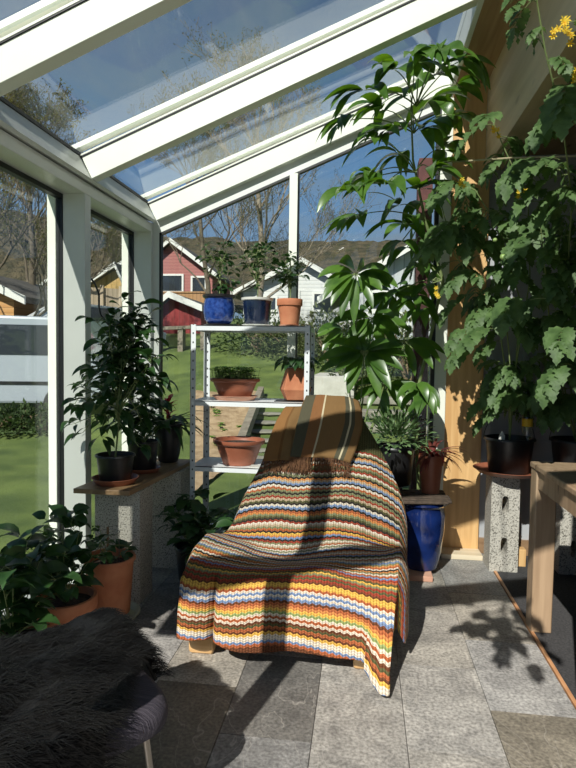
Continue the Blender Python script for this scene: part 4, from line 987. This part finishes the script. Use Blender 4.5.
mb.obox((a+b_)/2+Vector((0, 1.6, .22)), w_/2*1.15, (0, 1.6, 0), (0, 0, .26)); lone(mb, 'concrete_terrace', pm('pale_concrete', (.50, .48, .42), (.60, .58, .52), 5, rough=.9), 'pale low concrete terrace on the lawn behind the lounge chair', 'terrace', bevel=.01)
for k in range(3):
    p = G(385, 432-k*14); o = MB().box(-.7, .7, -.2, .2, 0, .14).build('garden_step', STONE, None, offset=p, bevel=.02); tag(o, 'rough grey stone garden step on the slope behind the christmas cactus', 'step', 'garden steps on the slope')
def foliage_blob(c, rx, ry, rz, n, ls, mat, name, label, cat, seed, group=None, stems=True):
    rnd = random.Random(seed); t = thing(name, label, cat, tuple(c), group); lf = MB(); st = MB()
    for k in range(n):
        while True:
            v = Vector((rnd.uniform(-1, 1), rnd.uniform(-1, 1), rnd.uniform(0, 1)))
            if .45 < v.length < 1: break
        k_ = 1+.25*noise.noise(v*3+Vector((seed, 0, 0)))
        p = Vector((v.x*rx, v.y*ry, v.z*rz))*k_; d = v+Vector((rnd.uniform(-.6, .6), rnd.uniform(-.6, .6), rnd.uniform(-.4, .6)))
        lf.leaf(p, d, (rnd.uniform(-1, 1), rnd.uniform(-1, 1), 1), ls*rnd.uniform(.7, 1.3), ls*.6, .8, 'ovate', .2, seg=2)
    for k in range(9):
        a = rnd.uniform(0, 6.28); q = Vector((math.cos(a)*rx*.6, math.sin(a)*ry*.6, rz*.7)); st.tube(bez((0, 0, -.1), (q.x*.3, q.y*.3, q.z*.6), q, 5), .03, 5, .01)
    st.build('branches', STEMB, t); lf.build('foliage', mat, t); return t
HEDGE = pm('hedge_green', (.025, .05, .015), (.07, .11, .03), 2, rough=.8, trans=.2)
HEDG2 = pm('shrub_olive', (.06, .085, .025), (.13, .15, .05), 2, rough=.8, trans=.2)
for i, (x, y, rx, rz_, m_, lb) in enumerate([(258, 352, 1.3, 1.2, HEDGE, 'dark green rounded shrub beyond the rack between lawn and white house'), (290, 356, 1.2, 1.0, HEDG2, 'olive shrub right of the dark rounded shrub'),
        (330, 362, 1.4, 1.5, HEDG2, 'olive shrub seen through the umbrella plant leaves'), (372, 372, 1.3, 1.5, HEDGE, 'dark shrub on the slope below the grey house'), (408, 385, 1.2, 1.7, HEDG2, 'olive shrub beside the dark red exterior boards'), (350, 395, .5, .55, HEDG2, 'low green bush at the right end of the concrete terrace')]):
    foliage_blob(G(x, y), rx, rx*.8, rz_, 1500 if rx > .8 else 500, .13, m_, 'shrub', lb, 'shrub', 90+i)
# timber bench / low rail by the shed
a, b_ = G(156, 352), G(207, 350); t = thing('garden_bench', 'low weathered timber bench on the lawn in front of the red shed', 'bench', tuple(a)); GT = bpy.data.materials['grey_timber']
world_build(MB().bar(a+Vector((0, 0, .72)), b_+Vector((0, 0, .72)), .35, .10), 'seat', GT, t)
for f in (.06, .5, .94): world_build(MB().obox(a.lerp(b_, f)+Vector((0, 0, .33)), (.08, 0, 0), (0, .15, 0), (0, 0, .36)), 'leg', GT, t)
# ------------------------------------------------------------------ houses
def boards(name, c1, c2, horiz=True, pitch=6.0):
    M = bpy.data.materials.new(name); M.use_nodes = True; t = M.node_tree; l = t.links; b = t.nodes['Principled BSDF']; b.inputs['Roughness'].default_value = .75
    tc_ = nn(t, 'ShaderNodeTexCoord'); s_ = nn(t, 'ShaderNodeSeparateXYZ'); l.new(tc_.outputs['Object'], s_.inputs[0])
    m_ = nn(t, 'ShaderNodeMath', operation='MULTIPLY'); m_.inputs[1].default_value = pitch; l.new(s_.outputs[2 if horiz else 0], m_.inputs[0])
    f_ = nn(t, 'ShaderNodeMath', operation='FRACT'); l.new(m_.outputs[0], f_.inputs[0])
    r = nn(t, 'ShaderNodeValToRGB'); l.new(f_.outputs[0], r.inputs[0]); e = r.color_ramp.elements; e[0].position = .0; e[0].color = (*[v*.45 for v in c1], 1); e[1].position = .16; e[1].color = (*c1, 1)
    q = e.new(1.0); q.color = (*c2, 1); l.new(r.outputs[0], b.inputs['Base Color']); return M
ROOFD = pm('dark_roof', (.07, .065, .06), (.11, .10, .09), 4, rough=.8)
TRIMW = pm('white_trim', (.72, .72, .68), rough=.6)
WINDK = pm('dark_window_pane', (.03, .035, .04), rough=.08, spec=.8)
BAL = boards('balcony_boards', (.36, .19, .08), (.42, .23, .10), False, 5)
def gable_house(name, label, cat, x0, x1, yb, ye, yt, Y, dep, wall, roof=ROOFD, apex=None, base=None, over=.35, wins=(), trim=TRIMW, chim=None, balcony=None, doors=()):
    """front gable faces the camera; image measures give its real width and height at distance Y"""
    p0, p1 = A(x0, yb, Y=Y), A(x1, yb, Y=Y); ez = A((x0+x1)/2, ye, Y=Y).z; az = A((x0+x1)/2, yt, Y=Y).z
    ax = A(apex, yt, Y=Y).x if apex else (p0.x+p1.x)/2; bz = GZ((p0.x+p1.x)/2, Y)-.3
    t = thing(name, label, cat, ((p0.x+p1.x)/2, Y+dep/2, bz)); X0, X1 = p0.x, p1.x
    world_build(MB().prism([(X0, bz), (X1, bz), (X1, ez), (ax, az), (X0, ez)], 'Y', Y, Y+dep), 'wall', wall, t, smooth=False)
    th = .18
    for (xa, sgn) in ((X0, -1), (X1, 1)):
        sl = (az-ez)/(ax-xa)*sgn; xe = xa+sgn*over; zo = ez+(xe-xa)*(az-ez)/(xa-ax)*-1
        world_build(MB().prism([(xe, zo+.02), (ax, az+.02), (ax, az+th+.02), (xe, zo+th+.02)], 'Y', Y-.35, Y+dep+.3), 'roof', roof, t, smooth=False)
        world_build(MB().prism([(xe, zo-.02), (ax, az-.02), (ax, az+th+.04), (xe, zo+th+.04)], 'Y', Y-.42, Y-.35), 'bargeboard', trim, t, smooth=False)
    for (a0, b0, a1, b1) in wins:
        q0, q1 = A(a0, b1, Y=Y), A(a1, b0, Y=Y); fr = .10
        f = world_build(MB().box(q0.x, q1.x, Y-.08, Y-.001, q0.z, q0.z+fr).box(q0.x, q1.x, Y-.08, Y-.001, q1.z-fr, q1.z).box(q0.x, q0.x+fr, Y-.08, Y-.001, q0.z+fr, q1.z-fr).box(q1.x-fr, q1.x, Y-.08, Y-.001, q0.z+fr, q1.z-fr), 'window', trim, t, smooth=False)
        g = MB().box(q0.x+fr, q1.x-fr, Y-.04, Y-.005, q0.z+fr, q1.z-fr); g.v = [tuple(Vector(v)-Vector(t.location)) for v in g.v]; g.build('pane', WINDK, f, smooth=False)
    if balcony:
        a0, b0, a1, b1 = balcony; q0, q1 = A(a0, b1, Y=Y-1.2), A(a1, b0, Y=Y-1.2)
        world_build(MB().box(q0.x, q1.x, Y-1.25, Y-1.2, q0.z, q1.z).box(q0.x, q1.x, Y-1.3, Y-1.15, q1.z, q1.z+.07).box(q0.x, q1.x, Y-1.2, Y, q0.z-.1, q0.z), 'balcony', BAL, t, smooth=False)
        for k in range(3):
            xx = q0.x+(q1.x-q0.x)*k/2; world_build(MB().box(xx-.07, xx+.07, Y-1.2, Y-1.06, GZ(xx, Y)-.2, q0.z-.1), 'balcony_post', BAL, t, smooth=False)
    return t
REDB = boards('red_siding', (.34, .12, .11), (.40, .16, .14)); REDV = boards('red_shed_boards', (.22, .02, .022), (.27, .03, .03), False, 5)
gable_house('house', 'pale red clapboard house with a white-edged gable and wooden balcony', 'house', 136, 212, 330, 274, 243, 30, 4, REDB, wins=((158, 274, 184, 293), (191, 276, 207, 294)), balcony=(140, 293, 210, 308), apex=172)
gable_house('garden_shed', 'small dark red shed with white gable edges on the lawn', 'shed', 157, 201, 331, 310, 298, 21, 3.5, REDV, apex=172, over=.15)
gable_house('house', 'white house with a shallow white-edged gable and dark windows', 'house', 243, 352, 330, 292, 263, 26, 9, boards('white_siding', (.62, .63, .62), (.70, .70, .68)), apex=302, wins=((262, 296, 278, 312), (290, 290, 300, 318), (312, 292, 332, 312)), over=.5)
t = gable_house('house', 'grey house with a broad low roof and balcony right of the white house', 'house', 352, 452, 352, 284, 246, 20, 4.5, boards('grey_siding', (.44, .46, .48), (.50, .52, .54), False, 3), wins=((368, 290, 391, 312),), apex=420, roof=pm('slate_grey_roof', (.14, .145, .16), (.19, .195, .21), 5, rough=.7), over=1.2)
q0, q1 = A(350, 332, Y=18.8), A(420, 314, Y=18.8); mb = MB()
mb.box(q0.x, q1.x, 18.8, 18.86, q0.z, q0.z+.08).box(q0.x, q1.x, 18.8, 18.86, q1.z, q1.z+.06)
for k in range(24): xx = q0.x+(q1.x-q0.x)*k/23; mb.box(xx-.02, xx+.02, 18.81, 18.85, q0.z+.08, q1.z)
world_build(mb, 'balcony_railing', TRIMW, t, smooth=False)
YELB = boards('ochre_boards', (.50, .32, .10), (.58, .38, .14), False, 4)
gable_house('house', 'ochre yellow house with a pale roof edge behind the wooden fence', 'house', 84, 128, 312, 290, 268, 26, 5, YELB, apex=118, over=.4)
gable_house('house', 'reddish house with a long white sloping roof edge behind the ochre house', 'house', 96, 158, 310, 280, 258, 37, 8, boards('rose_boards', (.38, .20, .17), (.44, .25, .2)), apex=138, over=.8)
gable_house('house', 'orange timber cabin with a dark roof behind the van at the left edge', 'house', -45, 14, 330, 296, 276, 16, 5, boards('orange_boards', (.50, .25, .08), (.58, .32, .12)), apex=-30, over=.6)
gable_house('house', 'distant yellow house with a grey roof above the van', 'house', 38, 62, 312, 292, 282, 40, 8, YELB, over=.5)
# fence along the road behind the second left window
a, b_ = A(84, 303, Y=20), A(140, 303, Y=21); mb = MB(); FEN = boards('fence_boards', (.42, .33, .22), (.50, .40, .28), False, 7)
t = thing('wooden_fence', 'tan vertical-board fence along the road before the ochre house', 'fence', (a.x, a.y, GZ(a.x, a.y)))
z0 = GZ(a.x, a.y); top = A(100, 287, Y=20).z
world_build(MB().bar((a.x, a.y, (z0+top)/2), (b_.x, b_.y, (z0+top)/2), .05, top-z0), 'fence_panel', FEN, t, smooth=False)
for f in (0, .33, .66, 1): p = a.lerp(b_, f); world_build(MB().box(p.x-.06, p.x+.06, p.y-.1, p.y, z0-.2, top+.1), 'fence_post', FEN, t)
# road strip
mb = patch([(-260, 420), (140, 352), (140, 338), (-260, 360)], None, '', '', '', .03, 30); r_ = mb.build('ground_road', pm('asphalt', (.13, .13, .13), (.18, .18, .175), 20, rough=.9)); r_['kind'] = 'structure'
# ------------------------------------------------------------------ vehicles
def car_body(name, label, cat, c, rz, L_, W2, prof, glassprof, paint, wheels, hw):
    t = thing(name, label, cat, tuple(c), None, rz)
    mb = MB(); mb.prism(prof, 'Y', -W2, W2); mb.build('body', paint, t, smooth=False, bevel=.05)
    for gp in glassprof:
        for sy in (-1, 1):
            MB().prism(gp, 'Y', sy*W2-.012, sy*W2+.012).build('side_window', WINDK, t, smooth=False)
    for wx in wheels:
        for sy in (-1, 1):
            w_ = MB(); n = 24
            pr = [(.001, -.1), (.20, -.1), (hw, -.09), (hw, .09), (.20, .1), (.001, .1)]
            w_.lathe(pr, (0, 0, 0), n); o = w_.build('wheel', pm('tyre', (.02, .02, .02), rough=.8), t, offset=(wx, sy*(W2-.08), hw)); o.rotation_euler = (math.pi/2, 0, 0)
            h_ = MB().lathe([(.001, -.115), (.17, -.112), (.19, -.10), (.001, -.10)], (0, 0, 0), 20).build('hubcap', STL, o)
            if sy > 0: h_.rotation_euler = (math.pi, 0, 0)
    return t
VAN = pm('silver_white_paint', (.40, .44, .49), rough=.25, coat=.5)
vp_ = A(25, 400, Y=10.3); vz = GZ(vp_.x, 10.3)
vprof = [(-2.4, .35), (2.5, .35), (2.55, .95), (2.2, 1.15), (1.55, 1.95), (-2.3, 2.02), (-2.45, 1.5)]
van = car_body('van', 'silver-white van with dark side windows parked beyond the left lawn', 'van', (vp_.x-.9, 10.6, vz), .25, 5, .95, vprof, [[(-2.2, 1.25), (-1.1, 1.25), (-1.1, 1.8), (-2.2, 1.8)], [(-.95, 1.25), (.25, 1.25), (.25, 1.8), (-.95, 1.8)], [(.4, 1.25), (1.85, 1.25), (1.4, 1.8), (.4, 1.8)]], VAN, (-1.6, 1.6), .34)
MB().box(.05, .20, -1.0, -.94, 1.02, 1.10).build('door_handle', BLACKP, van); MB().box(-.05, -.03, -.965, -.95, .45, 1.9).build('door_seam', BLACKP, van); MB().box(-2.4, 2.5, -.965, -.94, .70, .76).build('side_trim', BLACKP, van)
cp = A(104, 372, Y=17); cz = GZ(cp.x, 17)
cprof = [(-2.1, .3), (2.1, .3), (2.15, .75), (1.2, .92), (.55, 1.42), (-1.2, 1.45), (-2.05, .98)]
car_body('car', 'white hatchback parked on the road behind the tall pepper plant', 'car', (cp.x-.2, 17, cz), 1.15, 4.2, .85, cprof, [[(-1.5, .98), (-.3, .98), (-.3, 1.36), (-1.15, 1.36)], [(-.2, .98), (.9, .98), (.45, 1.36), (-.2, 1.36)]], pm('white_car_paint', (.66, .68, .68), rough=.25, coat=.5), (-1.3, 1.3), .31)
for i, (x, y) in enumerate(((-8, 436), (18, 434), (44, 432))):
    foliage_blob(G(x, y), .62, .45, .50, 500, .10, HEDGE, 'shrub', ('leftmost', 'middle', 'rightmost')[i]+' of the three low dark shrubs at the lawn edge before the van', 'shrub', 140+i, 'low shrubs before the van')
# flower bed with red blossoms by the road
p = G(100, 338); t = foliage_blob(p, .8, .5, .5, 400, .09, HEDG2, 'flower_bush', 'low bush with red blossoms at the roadside behind the second window', 'bush', 131)
mb = MB(); rnd = random.Random(9)
for k in range(60):
    a = rnd.uniform(0, 6.28); mb.ball((math.cos(a)*.75*rnd.random()**.5, -.3*rnd.random(), .32+.2*rnd.random()), .05, .8, 6)
mb.build('blossoms', pm('red_blossom', (.55, .05, .05), rough=.7), t, kind='stuff')
# ------------------------------------------------------------------ exterior boards beside the gable
EX = pm('dark_red_boards', (.085, .022, .022), (.12, .035, .032), 12, rough=.7)
q0, q1 = A(413, 400, Y=5.3), A(427, 400, Y=5.3)
lone(MB().box(q0.x, q1.x, 5.3, 5.5, -.1, 3.2), 'exterior_post', EX, 'dark red painted timber post outside the right gable pane', 'post', bevel=.004)
mb = MB(); a, b_ = A(416, 264, Y=5.15), A(439, 226, Y=5.15); mb.bar(a, b_, .03, .06, up=(0, 1, 0)); c_ = A(431, 420, Y=5.15); top = A(431, 262, Y=5.15)
wt = thing('exterior_frame', 'white casement frame outside beside the dark red post', 'frame', (c_.x, 5.15, -.05)); wt_m = TRIMW
world_build(mb, 'sloping_rail', wt_m, wt); world_build(MB().box(c_.x-.028, c_.x+.028, 5.12, 5.16, -.05, top.z), 'upright', wt_m, wt)
# ------------------------------------------------------------------ trees
def tree(label, base, H, spread, seed, bark, leafm, nleaf, lean=0, r0=.16, first=.25, depth=5, name='tree', twig=.02, lsz=.07):
    rnd = random.Random(seed); t = thing(name, label, 'tree', tuple(base)); st = MB(); lf = MB(); ends = []
    def br(p, d, L_, r, dep):
        n = 4; pts = [p.copy()]
        for i in range(n):
            d = (d+Vector((rnd.uniform(-.22, .22), rnd.uniform(-.22, .22), rnd.uniform(-.05, .15)))).normalized(); p = p+d*L_/n; pts.append(p.copy())
        st.tube(pts, r, 6 if dep > 2 else 3, max(r*.6, .006))
        if dep == 0: ends.append(pts); return
        k = rnd.choice((3, 4)) if dep > 1 else 4
        for i in range(k):
            q = pts[rnd.choice((2, 3, 4))] if i else pts[-1]; a = rnd.uniform(0, 6.28); sp = rnd.uniform(.45, 1.0)*spread
            nd = (d+Vector((math.cos(a)*sp, math.sin(a)*sp, rnd.uniform(-.1, .4)))).normalized()
            br(q, nd, L_*rnd.uniform(.62, .80), r*.55, dep-1)
    p = Vector((0, 0, -.3)); d = Vector((lean, 0, 1)).normalized()
    tr = [p+d*(H*f)+Vector((.12*math.sin(f*9+seed), .1*math.cos(f*7), 0)) for f in (0, .15, .3, .45, .6, .75)]
    st.tube(tr, r0, 9, r0*.45)
    for i in range(9):
        f = first+(1-first)*i/8*.95; q = tr[min(5, int(f*5))].lerp(tr[min(5, int(f*5)+1)], f*5-int(f*5)); a = i*2.4+rnd.random(); sp = spread*(1.25-f*.7)
        br(q, Vector((math.cos(a)*sp, math.sin(a)*sp, .55+f*.8)).normalized(), H*.24*(1.15-f*.45), r0*.42*(1.1-f*.5), depth-2)
    if nleaf:
        for k in range(nleaf):
            e_ = rnd.choice(ends); q = rnd.choice(e_)+Vector((rnd.uniform(-.1, .1), rnd.uniform(-.1, .1), rnd.uniform(-.1, .1)))
            lf.leaf(q, (rnd.uniform(-1, 1), rnd.uniform(-1, 1), rnd.uniform(-1, 1)), (rnd.uniform(-1, 1), .3, 1), lsz*rnd.uniform(.6, 1.3), lsz*.6, .6, 'ovate', .2, seg=2)
        lf.build('foliage', leafm, t)
    st.build('branches', bark, t); return t
BARK = pm('grey_brown_bark', (.09, .07, .05), (.16, .13, .09), 8, rough=.95)
BIRCH = pm('birch_bark', (.17, .13, .09), (.30, .25, .18), 7, rough=.9)
BUD = pm('spring_leaf', (.13, .13, .035), (.22, .21, .07), 3, rough=.8, trans=.3)
tree('tall birch with budding twigs behind the pots on the rack', G(256, 350), 8.8, .75, 5, BIRCH, BUD, 15000, .02, .12, depth=6, lsz=.055)
tree('bare spreading tree beside the red house seen left of the birch', G(207, 347), 7.6, 1.05, 12, BARK, BUD, 12000, -.03, .10, depth=6, lsz=.06)
tree('large budding tree above the van at the left edge', Vector((A(-22, 330, Y=13.6).x, 13.6, GZ(A(-22, 330, Y=13.6).x, 13.6))), 7.6, 1.05, 17, BARK, BUD, 17000, .04, .14, depth=6)
tree('budding tree behind the cabin seen through the first window', Vector((A(32, 330, Y=19).x, 19, GZ(A(32, 330, Y=19).x, 19))), 8.0, 1.0, 23, BARK, HEDG2, 16000, 0, .15, depth=6)
tree('thin bare tree behind the ochre house in the second window', Vector((A(112, 320, Y=48).x, 48, GZ(A(112, 320, Y=48).x, 48))), 9.5, .95, 29, BARK, BUD, 7000, 0, .14, lsz=.12)

# ------------------------------------------------------------------ unseen vine, added above the view to cast leaf shadows on the floor
t = thing('shadow_vine', 'unseen leafy tomato shoot added under the second rafter to cast shadows on the floor', 'vine', (.03, 1.15, 3.10))
rnd = random.Random(151); st = MB(); lf = MB(); pts = [Vector(p) for p in ((0, 0, .03), (0, -.12, -.30), (-.02, -.30, -.65), (-.03, -.45, -.95), (0, -.52, -1.0))]; st.tube(pts, .005, 6, .003)
for k in range(30):
    q = pts[3]+Vector((rnd.uniform(-.2, .12), rnd.uniform(-.32, .2), rnd.uniform(-.02, .2))); st.tube([pts[3].lerp(pts[2], rnd.random()*.8), q], .0025, 4); a = rnd.uniform(0, 6.28)
    tomato_leaf(lf, st, q, (math.cos(a), math.sin(a), .1), rnd.uniform(.13, .20), rnd, 1.2)
st.build('stems', STEM, t); lf.build('foliage', LEAFT, t)
